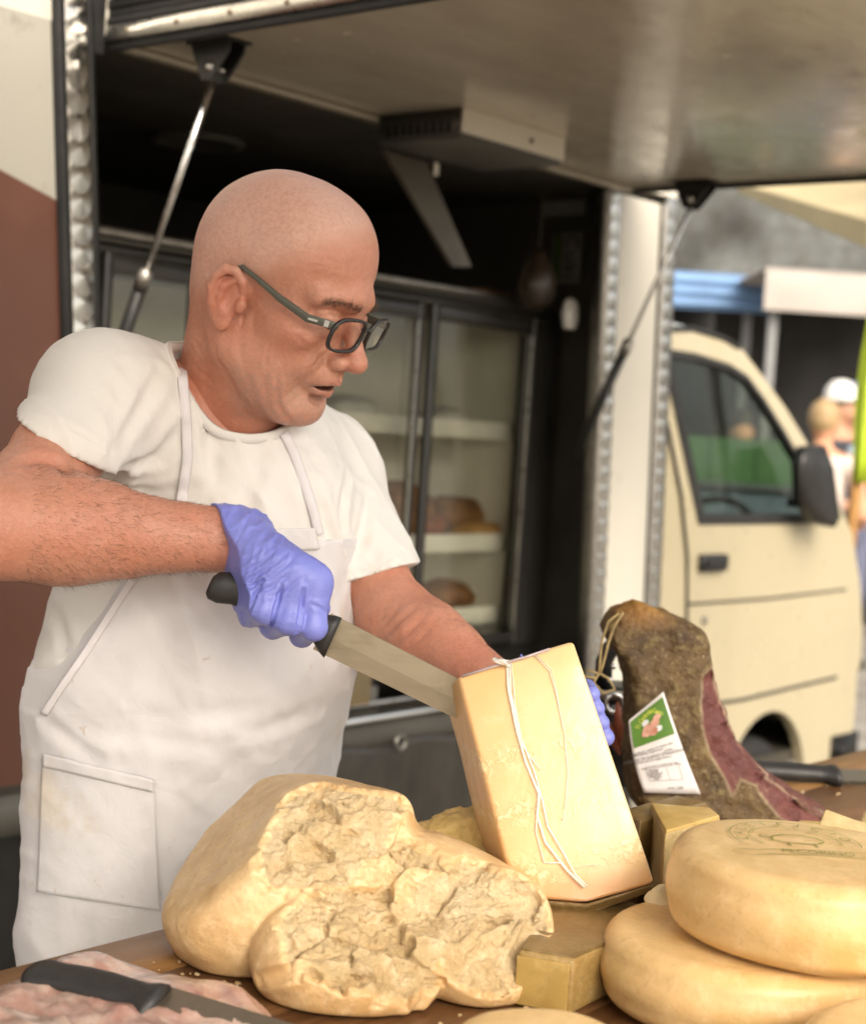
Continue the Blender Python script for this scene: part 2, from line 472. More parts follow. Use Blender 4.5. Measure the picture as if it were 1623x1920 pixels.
# --- left part of the body side
def lean(z): return -2.221 + (2.18-z)*.0988                     # the body corner leans a little
bm = bmesh.new()
zs = (.76, 1.2, 1.6, 2.0, 2.62); fr = [(-4.6, z) for z in zs[::-1]] + [(lean(z)-.006, z) for z in zs]
vs0 = [bm.verts.new((x, 0, z)) for x, z in fr]; vs1 = [bm.verts.new((x, .04, z)) for x, z in fr]
bm.faces.new(vs0); bm.faces.new(vs1[::-1])
for i in range(len(fr)): bm.faces.new((vs0[i], vs1[i], vs1[(i+1) % len(fr)], vs0[(i+1) % len(fr)]))
bm_obj('side_panel', bm, M_livery, van)
def strip(name, xa, xb, y0, y1, z0, z1, mat, parent, f=lean):
    bm = bmesh.new(); q = []
    for z in (z0, z1):
        for x, y in ((xa, y0), (xb, y0), (xb, y1), (xa, y1)): q.append(bm.verts.new((f(z)+x, y, z)))
    for a in ((0, 3, 2, 1), (4, 5, 6, 7), (0, 1, 5, 4), (1, 2, 6, 5), (2, 3, 7, 6), (3, 0, 4, 7)): bm.faces.new([q[i] for i in a])
    return bm_obj(name, bm, mat, parent, True, .003, 1)
strip('corner_seal', -.004, .016, -.012, .03, .76, 2.6, M_rubber, van)
ls = strip('steel_trim', .017, .070, -.006, .03, .76, 2.6, M_steeldk, van)
bm = bmesh.new()                                                 # one engine-turned swirl: a shallow cone
n = 20; c0 = bm.verts.new((0, -.004, .006)); rg = [bm.verts.new((.024*math.cos(2*PI*j/n), 0, .031*math.sin(2*PI*j/n))) for j in range(n)]
for j in range(n): bm.faces.new((c0, rg[j], rg[(j+1) % n]))
sw = bpy.data.meshes.new('swirl'); bm.to_mesh(sw); bm.free(); sw.materials.append(M_steel)
for k in range(30):
    z = 1.10+.046*k; o = bpy.data.objects.new('swirl', sw); link(o, ls); o.location = (lean(z)+.0435, -.0065-.0004*(k % 2), z); o.rotation_euler = (-.04, 0, 0)
strip('opening_edge', .071, .086, -.004, .05, .76, 2.2, M_rubber, van)
box('lower_skirt', -4.6, -2.03, -.01, .05, .685, .757, M_innerg, van, .004)
box('underframe', -4.6, 0.05, .06, 1.5, .30, .68, M_black, van)
for xw in (-3.1,):
    wz = lathe('wheel', [(0, -.08), (.17, -.08), (.18, -.06), (.27, -.07), (.29, -.03), (.29, .05), (.27, .09), (0, .09)], M_rubber, van, 32, Matrix.Translation((xw, .16, .29)) @ Matrix.Rotation(PI/2, 4, 'X'))
# --- inside
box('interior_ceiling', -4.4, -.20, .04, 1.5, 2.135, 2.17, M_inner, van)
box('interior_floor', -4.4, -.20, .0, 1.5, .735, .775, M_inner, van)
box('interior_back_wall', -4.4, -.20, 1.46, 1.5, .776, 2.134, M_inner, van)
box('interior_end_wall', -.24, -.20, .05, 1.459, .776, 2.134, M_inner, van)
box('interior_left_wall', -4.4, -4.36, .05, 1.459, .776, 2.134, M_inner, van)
box('header_rail', -4.5, -.13, .0, .04, 2.145, 2.62, M_white, van)
box('roof', -4.55, -.12, .0, 1.55, 2.625, 2.66, M_white, van)
q = PV(370, 262, .30); r = ray(370, 262); k = (2.134-CAMZ)/r[2]; vc = V(CAM+r*k)
lathe('ceiling_vent', [(0, -.004), (.085, -.004), (.09, -.010), (.112, -.012), (.118, 0)], M_innerg, van, 40, Matrix.Translation((vc[0], vc[1], 2.132)))
# --- right pillar
def leanR(z): return (2.12-z)*.052
strip('steel_trim', -.462, -.412, -.006, .04, .70, 2.118, M_steeldk, van, leanR)
strip('pillar_seal', -.411, -.404, .0, .04, .70, 2.118, M_rubber, van, leanR)
strip('pillar_panel', -.403, -.212, -.002, .04, .70, 2.118, M_white, van, leanR)
strip('pillar_seal', -.211, -.200, -.004, .04, .70, 2.118, M_rubber, van, leanR)
rs = strip('steel_trim', -.199, -.135, -.008, .04, .70, 2.118, M_steeldk, van, leanR)
for k in range(30):
    z = .78+.046*k
    for xo in (-.437, -.167):
        o = bpy.data.objects.new('swirl', sw); link(o, rs); o.location = (leanR(z)+xo, -.0085-.0004*(k % 2), z); o.rotation_euler = (-.04, 0, 0)
strip('body_front_wall', -.136, -.10, .04, 1.5, .4, 2.62, M_white, van, leanR)
# --- hatch
HZ = 2.13
hatch = box('hatch', -2.085, -.40, -1.62, -.008, HZ, HZ+.10, M_hatch, van, .003, 1)
box('rubber_edge', -2.096, -2.086, -1.62, -.004, HZ-.012, HZ+.004, M_rubber, hatch, .003, 1)
rail = box('edge_rail', -2.104, -2.086, -1.62, .02, HZ+.005, HZ+.031, M_alu, hatch, .004)
box('rubber_edge', -2.102, -2.086, -1.62, .03, HZ+.032, HZ+.046, M_rubber, hatch, .005)
box('rubber_edge', -2.098, -2.086, -1.62, .03, HZ+.047, HZ+.062, M_rubber, hatch, .005)
box('rubber_edge', -2.101, -2.086, -1.62, .03, HZ+.063, HZ+.079, M_rubber, hatch, .005)
box('edge_rail', -2.106, -2.086, -1.62, -.01, HZ+.080, HZ+.104, M_alu, hatch, .004)
box('rubber_edge', -2.20, -2.107, -.003, .03, HZ-.02, HZ+.2, M_rubber, van, .006)
bm = bmesh.new(); bmesh.ops.create_uvsphere(bm, u_segments=10, v_segments=6, radius=.0055); rv = bpy.data.meshes.new('rivet'); bm.to_mesh(rv); bm.free(); rv.materials.append(M_rust)
for k in range(11):
    o = bpy.data.objects.new('rivet', rv); link(o, rail); o.location = (-2.105, -.06-.137*k, HZ+.018); o.scale = (.5, 1, 1)
hr = box('hinge_rail', -2.08, -.41, -.040, -.009, HZ-.010, HZ-.0005, M_hatch, hatch, .003, 1)
for k in range(13):
    o = bpy.data.objects.new('rivet', rv); link(o, hr); o.location = (-2.0+.125*k, -.025, HZ-.0105); o.scale = (.8, .8, .4)
box('rubber_edge', -.405, -.392, -1.62, -.004, HZ-.012, HZ+.004, M_rubber, hatch, .003, 1)
def strut(br, low, rod_share, lab):
    br = Vector(br); low = Vector(low); mid = br.lerp(low, rod_share); d = (low-br).normalized()
    s = tube('gas_strut', [mid, low], .0125, M_black, van, 14)
    tube('rod', [br+d*.02, mid+d*.01], .0058, M_chrome, s, 12)
    tube('collar', [mid-d*.012, mid+d*.03], .0145, M_steeldk, s, 14)
    bk = bmesh.new()
    for sx in (-1, 1):
        x = .017*sx
        pts = [(-.05, .042), (.05, .042), (.045, .028), (.018, -.022), (-.006, -.022), (-.05, .026)]
        for dx in (0,):
            a = [bk.verts.new((x-.0025, u, v)) for u, v in pts]; b = [bk.verts.new((x+.0025, u, v)) for u, v in pts]
            bk.faces.new(a); bk.faces.new(b[::-1])
            for i in range(len(pts)): bk.faces.new((a[i], b[i], b[(i+1) % len(pts)], a[(i+1) % len(pts)]))
    b_box(bk, -.03, .03, -.055, .055, .0425, .047)
    for v in bk.verts: v.co += br
    bo = bm_obj('bracket', bk, M_black, s, False)
    lathe('bolt', [(0, -.024), (.005, -.024), (.0065, -.022), (.0065, -.0205), (.010, -.0205), (.010, -.0195), (.004, -.0195), (.004, .024), (.008, .024), (.008, .027), (0, .027)], M_alu, s, 14, Matrix.Translation(br) @ Matrix.Rotation(PI/2, 4, 'Y'))
    return s
strut((-2.02, -.215, HZ-.048), (-2.052, .045, 1.43), .56, '')
strut((-.455, -.255, HZ-.048), (-.485, .03, 1.42), .55, '')
# --- lamp box under the hatch
lamp = box('ceiling_unit', -1.405, -1.05, -.268, -.045, HZ-.062, HZ-.002, M_innerg, hatch, .003)
box('white_side', -1.403, -1.045, -.276, -.2685, HZ-.050, HZ-.0005, M_white, lamp, .002)
for k in range(9):
    box('slot', -1.4075, -1.404, -.248+.021*k, -.236+.021*k, HZ-.050, HZ-.025, M_black, lamp)
lathe('screw', [(0, .003), (.006, .003), (.006, -.002), (0, -.002)], M_rust, lamp, 12, Matrix.Translation((-1.17, -.277, HZ-.028)) @ Matrix.Rotation(PI/2, 4, 'X'))
tg = PV(818, 300, -.06); tg2 = PV(818, 316, -.06)
box('hanging_tag', tg[0]-.008, tg[0]+.008, -.062, -.060, tg2[2]-.016, tg2[2]+.012, M_white, lamp)
tube('tag_wire', [(tg[0], -.061, tg2[2]+.012), (tg[0]-.03, -.06, HZ-.064)], .001, M_black, lamp, 6)
a = PV(740, 290, .06); b = PV(862, 500, .06)
poly_prism('brace_panel', [vxz(722, 282, .06), vxz(800, 305, .06), vxz(884, 500, .06), vxz(850, 500, .06)], [], lambda u, v, d: (u, .06+d, v), .012, simple('brace_beige', (.085, .072, .052), .4, var=.35, vscale=9), van)
# --- sill, rails, control panel, dark skirt cloth
tube('sill_rail', [(-2.05, -.012, .800), (-.46, -.012, .812)], .009, M_chrome, van, 12)
tube('sill_rail', [(-2.05, .035, .822), (-.46, .035, .834)], .006, M_alu, van, 12)
box('sill', -2.06, -.45, -.004, .06, .700, .790, M_inner, van, .004)
cpx = vxz(652, 1318, .07)
cp = box('control_panel', cpx[0]-.11, cpx[0]+.10, .07, .12, cpx[1]-.045, cpx[1]+.03, M_innerg, van, .004)
def led(name, c, st):
    t = NT(name); t.color((.01, .01, .01)); t.set(Emission_Color=(*c, 1), Emission_Strength=st, Roughness=.4); return t.m
M_red = led('red_digit', (1, .12, .06), .22); M_green = led('green_digit', (.1, .8, .35), .16)
for k, (mm, s) in enumerate(((M_red, '8'), (M_red, '1'), (M_green, '2'), (M_red, '3'))):
    text_obj('digit', s, .028, mm, frame_M((cpx[0]-.035+.032*k, .0685, cpx[1]+.004), (1, 0, 0), (0, 0, 1)), cp)
def cloth_sheet(name, x0, x1, ztop, zbot, y, amp, freq, mat, parent, nx=160, nz=40, seed=3):
    vs = []; rnd = random.Random(seed); ph = [rnd.uniform(0, 6) for _ in range(5)]
    for j in range(nz+1):
        for i in range(nx+1):
            u = i/nx; v = j/nz; x = x0+(x1-x0)*u
            fo = math.sin(freq*x+ph[0]) + .6*math.sin(freq*2.3*x+ph[1]) + .35*math.sin(freq*4.1*x+ph[2]+v*2)
            vs.append((x, y-amp*(.35+.9*v)*(fo*.5+1) + .004*math.sin(9*v+x*7), ztop+(zbot-ztop)*v + .006*math.sin(freq*x*.8+ph[3])*(1-v)))
    fs = [(j*(nx+1)+i, j*(nx+1)+i+1, (j+1)*(nx+1)+i+1, (j+1)*(nx+1)+i) for j in range(nz) for i in range(nx)]
    o = mesh_obj(name, vs, fs, mat, parent, True); md = o.modifiers.new('thick', 'SOLIDIFY'); md.thickness = .004
    return o
M_tarp = simple('dark_tarpaulin', (.026, .022, .017), .42, var=.4, vscale=9, bump=.3, bscale=18, bdist=.006)
skirt = cloth_sheet('skirt_cloth', -2.05, -.42, .752, .05, -.030, .012, 30, M_tarp, van)
gq = PV(752, 1392, -.06)
bm = bmesh.new(); bmesh.ops.create_circle(bm, segments=4, radius=.001)
bm.free()
def torus(name, R, r, mat, parent, M, n=24, m=8):
    vs = [((R+r*math.cos(2*PI*j/m))*math.cos(2*PI*i/n), (R+r*math.cos(2*PI*j/m))*math.sin(2*PI*i/n), r*math.sin(2*PI*j/m)) for i in range(n) for j in range(m)]
    fs = [(i*m+j, ((i+1) % n)*m+j, ((i+1) % n)*m+(j+1) % m, i*m+(j+1) % m) for i in range(n) for j in range(m)]
    o = mesh_obj(name, vs, fs, mat, parent, True); o.matrix_local = M; return o
torus('eyelet', .016, .004, M_steeldk, skirt, frame_M((gq[0], -.058, gq[2]), (1, 0, 0), (0, 0, 1)))
for k, s in enumerate('ocnero'):
    a = PV(884+6.2*k, 1534-13*k, -.066)
    text_obj('print_letter', s, .024, M_white, frame_M((a[0], -.066, a[2]), (.35, 0, .9), (-.9, 0, .35)), skirt)
# --- cab
YC = .10
def cx(px, py, y=YC): return vxz(px, py, y)
roofline = [(.0, 1.80), cx(1330, 613), cx(1385, 630), cx(1416, 650)]
apil = [cx(1446, 695), cx(1490, 765), cx(1532, 845), cx(1570, 930)]
nose = [cx(1598, 1000), cx(1611, 1090), cx(1616, 1180), cx(1612, 1245)]
low = [cx(1606, 1262), cx(1602, 1330), cx(1596, 1385), (1.42, .34), (1.10, .33)]
wc = (.835, .33); wr = .275
arch = [(wc[0]+wr*math.cos(t), wc[1]+wr*math.sin(t)*1.0) for t in [math.radians(x) for x in range(4, 178, 12)]]
outline = roofline + apil + nose + low + arch + [(.45, .33), (.0, .33)]
win = [cx(1266, 655), cx(1330, 664), cx(1392, 684), cx(1424, 706), cx(1452, 750), cx(1484, 810), cx(1516, 876), cx(1545, 945), cx(1550, 980), cx(1312, 982), cx(1296, 880), cx(1280, 760)]
cab = poly_prism('cab_side', outline, [win], lambda u, v, d: (u, YC+d + .10*max(0, v-1.1)**1.5, v), .035, M_cream, van, 0, False)
cab2 = poly_prism('cab_side', outline, [win], lambda u, v, d: (u, 1.5-d - .10*max(0, v-1.1)**1.5, v), .035, M_cream, van, 0, False)
def ring_inset(pts, s):
    c = np.mean(pts, 0); return [tuple(c+(np.array(p)-c)*s) for p in pts]
for (yy, par, sg) in ((YC, cab, 1), (1.5, cab2, -1)):
    poly_prism('window_seal', ring_inset(win, 1.012), [ring_inset(win, .90)], lambda u, v, d: (u, yy+sg*(d-.004 + .10*max(0, v-1.1)**1.5), v), .03, M_rubber, par)
    poly_prism('window_pane', ring_inset(win, .93), [], lambda u, v, d: (u, yy+sg*(d+.010 + .10*max(0, v-1.1)**1.5), v), .004, M_glass, par)
def cab_band(name, pts, mat, thick=.03, inset=0.0):
    bm = bmesh.new()
    pts = [np.array(p) for p in pts]; rows = []
    for p in pts:
        tuck = .10*max(0, p[1]-1.1)**1.5
        rows.append([bm.verts.new((p[0], y, p[1]+dz)) for y, dz in ((YC+.03+tuck, 0), (YC+.15, .018*(inset == 0)), (.8, .03*(inset == 0)), (1.45-.12, .018*(inset == 0)), (1.47-tuck, 0))])
    for a, b in zip(rows, rows[1:]):
        for i in range(4): bm.faces.new((a[i], a[i+1], b[i+1], b[i]))
    return bm_obj(name, bm, mat, van, True)
cab_band('cab_roof', [(-.05, 1.80)] + roofline, simple('cab_roof_paint', (.72, .74, .72), .25, coat=.5))
cab_band('windscreen', [roofline[-1]] + apil + [nose[0]], M_glass, inset=1)
cab_band('cab_nose', nose + low[:3], M_cream, inset=1)
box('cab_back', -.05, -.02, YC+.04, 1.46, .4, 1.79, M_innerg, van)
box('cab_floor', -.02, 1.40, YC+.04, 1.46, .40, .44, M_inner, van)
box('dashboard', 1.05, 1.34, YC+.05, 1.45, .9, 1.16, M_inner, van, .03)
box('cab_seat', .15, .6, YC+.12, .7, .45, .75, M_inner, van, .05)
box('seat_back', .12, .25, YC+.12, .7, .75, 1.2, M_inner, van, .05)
torus('steering_wheel', .18, .014, M_black, van, Matrix.Translation((.93, .45, 1.13)) @ Matrix.Rotation(math.radians(-60), 4, 'Y'))
def groove(name, pts, r=.005): return tube(name, [(x, YC-.0005 + .10*max(0, z-1.1)**1.5, z) for x, z in pts], r, M_rubber, cab, 6)
groove('roof_gutter', [(.0, 1.795), cx(1330, 617), cx(1385, 634), cx(1414, 652)], .009)
groove('door_seam', [cx(1248, 640), cx(1262, 760), cx(1282, 930), cx(1288, 1040), cx(1287, 1130), cx(1286, 1200)])
groove('body_seam', [cx(1286, 1133), cx(1440, 1122), cx(1585, 1105)], .004)
groove('door_seam', [cx(1300, 1325), cx(1390, 1312), cx(1480, 1290), cx(1566, 1270)], .006)
h0 = cx(1311, 1040); h1 = cx(1354, 1069)
dh = box('door_handle', h0[0], h1[0], YC-.018, YC+.002, h1[1], h0[1], M_black, cab, .006)
box('handle_grip', h0[0]+.015, h1[0]-.012, YC-.026, YC-.019, h1[1]+.016, h0[1]-.012, M_rubber, dh, .003)
lk = cx(1319, 1163); lathe('door_lock', [(0, .004), (.011, .004), (.013, 0), (.013, -.004), (0, -.004)], M_steeldk, cab, 16, Matrix.Translation((lk[0], YC-.002, lk[1])) @ Matrix.Rotation(PI/2, 4, 'X'))
mp = [cx(1506, 838, .02), cx(1534, 834, .02), cx(1550, 880, .02), cx(1562, 968, .02), cx(1552, 988, .02), cx(1520, 978, .02), cx(1498, 930, .02), cx(1496, 870, .02)]
mir = poly_prism('wing_mirror', mp, [], lambda u, v, d: (u, -.005+d, v), .05, M_black, van, .010, True)
box('mirror_arm', mp[5][0]+.05, mp[5][0]+.1, .046, .14, mp[5][1]+.04, mp[5][1]+.07, M_black, mir, .006)
tw = lathe('wheel', [(.0, .02), (.10, .025), (.13, .05), (.15, .06), (.17, .062), (.235, .075), (.25, .05), (.25, -.05), (.235, -.075), (0, -.075)], M_rubber, van, 36, Matrix.Translation((wc[0], YC+.12, .255)) @ Matrix.Rotation(PI/2, 4, 'X'))
lathe('rim', [(.0, .045), (.05, .045), (.06, .03), (.12, .028), (.14, .05)], M_steeldk, tw, 30, Matrix.Translation((wc[0], YC+.12, .255)) @ Matrix.Rotation(PI/2, 4, 'X'))
box('wheel_house', wc[0]-.30, wc[0]+.30, YC+.25, YC+.27, .28, .66, M_black, van)
box('bumper', 1.30, 1.50, YC-.01, 1.5, .36, .47, M_black, van, .02)
# --- display fridge inside the van
YF = .25
def fx(px, py): return vxz(px, py, YF)
M_frame = simple('fridge_frame', (.025, .023, .020), .35, var=.2, spec=.6)
M_fwhite = simple('fridge_liner', (.82, .80, .72), .55, var=.06)
f0 = fx(165, 405); f1 = fx(1046, 562); zt = 1.838; zb = fx(970, 1192)[1]-.02
xr = f1[0]; xl = -1.98
fr_o = VW((xl, YF, zb))
fridge = empty('display_fridge', VO, VA, 'dark framed glass door display fridge inside the van', 'fridge')
ft = box('top_header', xl, xr, YF, YF+.55, zt-.052, zt, M_innerg, fridge, .004)
box('header_lip', xl, xr, YF-.012, YF-.001, zt-.018, zt-.002, M_steeldk, fridge, .003)
box('header_lip', xl, xr, YF-.010, YF-.001, zt-.052, zt-.040, M_frame, fridge, .003)
box('base', xl, xr, YF, YF+.55, .776, zb, M_frame, fridge, .004)
box('back_liner', xl, xr, YF+.52, YF+.55, zb+.001, zt-.053, M_fwhite, fridge)
box('end_liner', xr-.05, xr-.001, YF+.05, YF+.519, zb+.001, zt-.053, M_fwhite, fridge)
box('end_liner', xl, xl+.03, YF+.05, YF+.519, zb+.001, zt-.053, M_fwhite, fridge)
def upright(name, pa, pb, y0=-.004, y1=.05, mat=M_frame):
    a = fx(*pa); b = fx(*pb)
    return box(name, a[0], b[0], YF+y0, YF+y1, zb, zt-.053, mat, fridge, .003)
upright('frame_post', (1002, 620), (1046, 620), y1=.049)
upright('frame_post', (165, 440), (192, 440))
doors = [((192, 450), (372, 450)), ((372, 500), (802, 570)), ((806, 580), (1001, 610))]
for i, (pa, pb) in enumerate(doors):
    xa = fx(*pa)[0]; xb = fx(*pb)[0]; yo = .006 if i % 2 else -.016
    d = empty('sliding_door', (0, 0, 0), 0, parent=fridge)
    box('stile', xa, xa+.020, YF+yo, YF+yo+.02, zb+.002, zt-.055, M_frame, d, .002)
    box('stile', xb-.020, xb, YF+yo, YF+yo+.02, zb+.002, zt-.055, M_frame if i else M_frame, d, .002)
    box('top_rail', xa+.021, xb-.021, YF+yo, YF+yo+.02, zt-.095, zt-.055, M_frame, d, .002)
    box('bottom_rail', xa+.021, xb-.021, YF+yo, YF+yo+.02, zb+.002, zb+.035, M_frame, d, .002)
    box('pane', xa+.018, xb-.018, YF+yo+.008, YF+yo+.012, zb+.03, zt-.09, M_fglass, d)
    box('bright_bead', xb-.0245, xb-.0212, YF+yo-.001, YF+yo+.004, zb+.04, zt-.10, M_alu, d)
sh = [fx(820, 800)[1], fx(820, 1025)[1], fx(820, 1170)[1]]
for z in sh:
    s_ = box('shelf', xl+.03, xr-.051, YF+.10, YF+.519, z-.012, z, M_fwhite, fridge)
    box('shelf_edge', xl+.03, xr-.052, YF+.085, YF+.0995, z-.025, z+.022, M_fwhite, s_, .003)
# --- counter
CL = empty('market_counter', VO, VA, 'brown wooden counter board carrying the cheeses', 'counter')
M_wood = wood('counter_wood', (.085, .036, .014), (.24, .115, .045), 0, 1.0, .42)
M_wood2 = wood('counter_wood_light', (.17, .08, .027), (.36, .19, .07), 0, 1.0, .42)
yb = -1.312
for k, (wd, mm) in enumerate(((.085, M_wood2), (.13, M_wood), (.16, M_wood), (.15, M_wood), (.2, M_wood))):
    box('plank', -4.3, -.9, yb-wd+.0012, yb, .965-.0006*k, 1.0-.0006*k, mm, CL, .0025)
    yb -= wd
M_leg = wood('trestle_wood', (.12, .06, .025), (.25, .14, .06), 2)
for x in (-4.1, -1.1):
    for y in (-1.40, -1.95): box('leg', x-.03, x+.03, y-.03, y+.03, 0, .963, M_leg, CL, .004)
box('apron_rail', -4.2, -1.0, -1.375, -1.345, .88, .963, M_leg, CL, .003)

# --- unseen umbrella, added to shade the man and the counter
def canvas_mat():
    t = NT('shade_canvas'); t.color((.62, .55, .43)); t.set(Roughness=.85)
    out = [n for n in t.t.nodes if n.type == 'OUTPUT_MATERIAL'][0]; tr = t.n('ShaderNodeBsdfTranslucent'); tr.inputs[0].default_value = (.62, .52, .38, 1)
    mx = t.n('ShaderNodeMixShader'); mx.inputs[0].default_value = .35; t.l(t.b.outputs[0], mx.inputs[1]); t.l(tr.outputs[0], mx.inputs[2]); t.l(mx.outputs[0], out.inputs[0]); return t.m
UO = (-.42, .10, 0)
shade = empty('added_umbrella', UO, VA, 'added square canvas umbrella, out of view, shading man and counter', 'umbrella')
bm = bmesh.new(); top = bm.verts.new((0, 0, 3.05)); cs = []
for i in range(4):
    a = PI/4+i*PI/2; c = (1.75*math.cos(a)*1.15, 1.75*math.sin(a), 2.50)
    cs.append(bm.verts.new(c))
for i in range(4): bm.faces.new((top, cs[i], cs[(i+1) % 4]))
bmesh.ops.subdivide_edges(bm, edges=bm.edges[:], cuts=5, use_grid_fill=True)
ca = bm_obj('canopy', bm, canvas_mat(), shade, False); md = ca.modifiers.new('thick', 'SOLIDIFY'); md.thickness = .004
tube('pole', [(0, -.6, 0), (0, -.6, 1.2), (0, -.2, 2.7), (0, 0, 3.04)], .024, M_leg, shade, 12)
for i in range(4):
    a = PI/4+i*PI/2; tube('rib', [(0, 0, 3.02), (1.73*math.cos(a)*1.15, 1.73*math.sin(a), 2.485)], .012, M_leg, shade, 8)
# ================================================================== THE CHEESE SELLER
def PA(*a): return np.asarray(P(*a), float)
def sample(F_, w):
    q = (w-F_.lo)/F_.h; i = np.clip(q.astype(int), 0, F_.n-2); t = np.clip(q-i, 0, 1); r = 0
    for a in (0, 1):
        for b in (0, 1):
            for c in (0, 1):
                r = r+F_.D[i[..., 0]+a, i[..., 1]+b, i[..., 2]+c]*(t[..., 0] if a else 1-t[..., 0])*(t[..., 1] if b else 1-t[..., 1])*(t[..., 2] if c else 1-t[..., 2])
    return r
def hit(F_, px, py, y0=1.3, y1=2.1, off=0.0):
    r = ray(px, py); ys = np.linspace(y0, y1, 900); w = CAM+np.outer(ys/r[1], r)
    ins = ((w >= F_.lo) & (w <= F_.lo+F_.h*(F_.n-1))).all(1)
    d = np.where(ins, sample(F_, w), 1.0)
    k = np.argmax(d < off); return w[k] if (d < off).any() else None
def line_disp(F_, pts, depth, width):
    pts = np.asarray(pts, float); lo = pts.min(0)-width*3; hi = pts.max(0)+width*3
    def fn(p):
        best = None
        for a, b in zip(pts[:-1], pts[1:]):
            d = d_cone(p, a, b, 0, 0); best = d if best is None else np.minimum(best, d)
        n = len(pts); t = np.zeros_like(best)
        e0 = np.sqrt(sum((p[i]-pts[0][i])**2 for i in range(3))); e1 = np.sqrt(sum((p[i]-pts[-1][i])**2 for i in range(3)))
        L = np.linalg.norm(pts[-1]-pts[0])*.3+1e-6
        return depth*np.exp(-(best/width)**2)*np.clip(e0/L, .15, 1)*np.clip(e1/L, .15, 1) - .35*depth*np.exp(-((best-width*1.9)/width)**2)
    F_.op(fn, lo, hi, 0, 'disp', 0)
def crease(F_, px, depth, width, y0=1.3, y1=2.1, n=5):
    q = np.array(px, float); out = []
    for i in range(len(q)-1):
        for t in np.linspace(0, 1, n, endpoint=(i == len(q)-2)):
            h = hit(F_, *(q[i]*(1-t)+q[i+1]*t), y0, y1)
            if h is not None: out.append(h)
    if len(out) > 2: line_disp(F_, out, depth, width)
man = empty('person', tuple(PA(330, 1700, 1.80)*np.array([1, 1, 0])), 0, 'bald man in white t-shirt, white apron, glasses and lilac gloves cutting cheese', 'person')
MAN_INV = Matrix.Translation(-Vector(man.location))
def to_man(v): return np.asarray(v)-np.array(man.location)
# --- body axes
HEAD_YAW, HEAD_PITCH, HEAD_ROLL, HS = math.radians(69), math.radians(18.5), math.radians(5), .966
def headM(yaw, pitch, roll):
    f = np.array([math.sin(yaw), -math.cos(yaw), 0]); l = np.array([math.cos(yaw), math.sin(yaw), 0]); u = np.array([0, 0, 1.])
    f2 = f*math.cos(pitch)-u*math.sin(pitch); u2 = u*math.cos(pitch)+f*math.sin(pitch)
    l2 = l*math.cos(roll)+u2*math.sin(roll); u3 = u2*math.cos(roll)-l*math.sin(roll)
    return np.stack([f2, l2, u3], 1)
HM = headM(HEAD_YAW, HEAD_PITCH, HEAD_ROLL); HO = PA(509, 555, 1.68)
def h2w(p): return HO+HS*(np.asarray(p) @ HM.T)
def w2h(p): return ((np.asarray(p)-HO) @ HM)/HS
TA = math.radians(40); TF = np.array([math.sin(TA), -math.cos(TA), 0]); TL = np.array([math.cos(TA), math.sin(TA), 0])
neck0 = w2h(PA(430, 745, 1.735)); neck1 = w2h(PA(405, 850, 1.76))
# ------------------------------------------------------------------ head
hf = Field((-.135, -.115, -.235), (.15, .115, .155), .0016)
def sym(fn):
    for s in (-1, 1): fn(s)
hf.ell((-.001, 0, .052), (.092, .0765, .083), 0)
hf.ell((.040, 0, .058), (.058, .066, .062), .03)
hf.ell((-.042, 0, .030), (.047, .066, .066), .03)
hf.ell((.047, 0, -.020), (.047, .058, .062), .03)
sym(lambda s: hf.cone((.098, .015*s, .029), (.080, .049*s, .027), .0115, .0105, .014))
hf.ell((.094, 0, .034), (.0145, .022, .016), .014)
sym(lambda s: hf.ell((.062, .050*s, -.016), (.026, .017, .016), .022))
hf.ell((.070, 0, -.054), (.031, .036, .030), .02)
sym(lambda s: hf.cone((.006, .051*s, -.060), (.070, .020*s, -.100), .017, .018, .022))
sym(lambda s: hf.ell((.034, .0435*s, -.060), (.037, .0195, .038), .022))
hf.ell((.076, 0, -.100), (.0175, .022, .0155), .014)
hf.ell((.040, 0, -.096), (.043, .034, .022), .025)
# neck
hf.cone((-.030, 0, -.020), neck0, .056, .059, .03)
hf.cone(neck0, neck1, .059, .068, .02)
hf.cone((.020, 0, -.100), neck0+np.array([.035, 0, 0]), .030, .030, .03)
sym(lambda s: hf.cone((-.022, .052*s, -.028), neck1+np.array([.055, .018*s, .0]), .015, .012, .02))
hf.ell((.022, 0, -.135), (.018, .015, .02), .02)
# eye sockets, eyes, lids
sym(lambda s: hf.ell((.108, .034*s, .006), (.017, .020, .0115), .011, None, 'cut'))
sym(lambda s: hf.ell((.0835, .0335*s, .0035), (.0140, .0155, .0128), .004))
sym(lambda s: hf.ell((.0860, .034*s, .0085), (.0135, .0165, .0085), .004))
sym(lambda s: hf.ell((.0835, .034*s, -.0065), (.0130, .0165, .0080), .005))
# nose
hf.cone((.093, 0, .022), (.117, 0, -.026), .0075, .0100, .010)
hf.ell((.1200, 0, -.0318), (.0120, .0118, .0110), .006)
hf.ell((.100, 0, -.036), (.014, .015, .011), .008)
sym(lambda s: hf.ell((.1050, .0150*s, -.0365), (.0116, .0070, .0086), .004))
sym(lambda s: hf.chain([(.0945, .0205*s, -.028), (.0950, .0235*s, -.037), (.099, .0220*s, -.044)], [.0014]*3, .003, 'cut'))
sym(lambda s: hf.ell((.1095, .0078*s, -.0455), (.0062, .0032, .0042), .002, None, 'cut'))
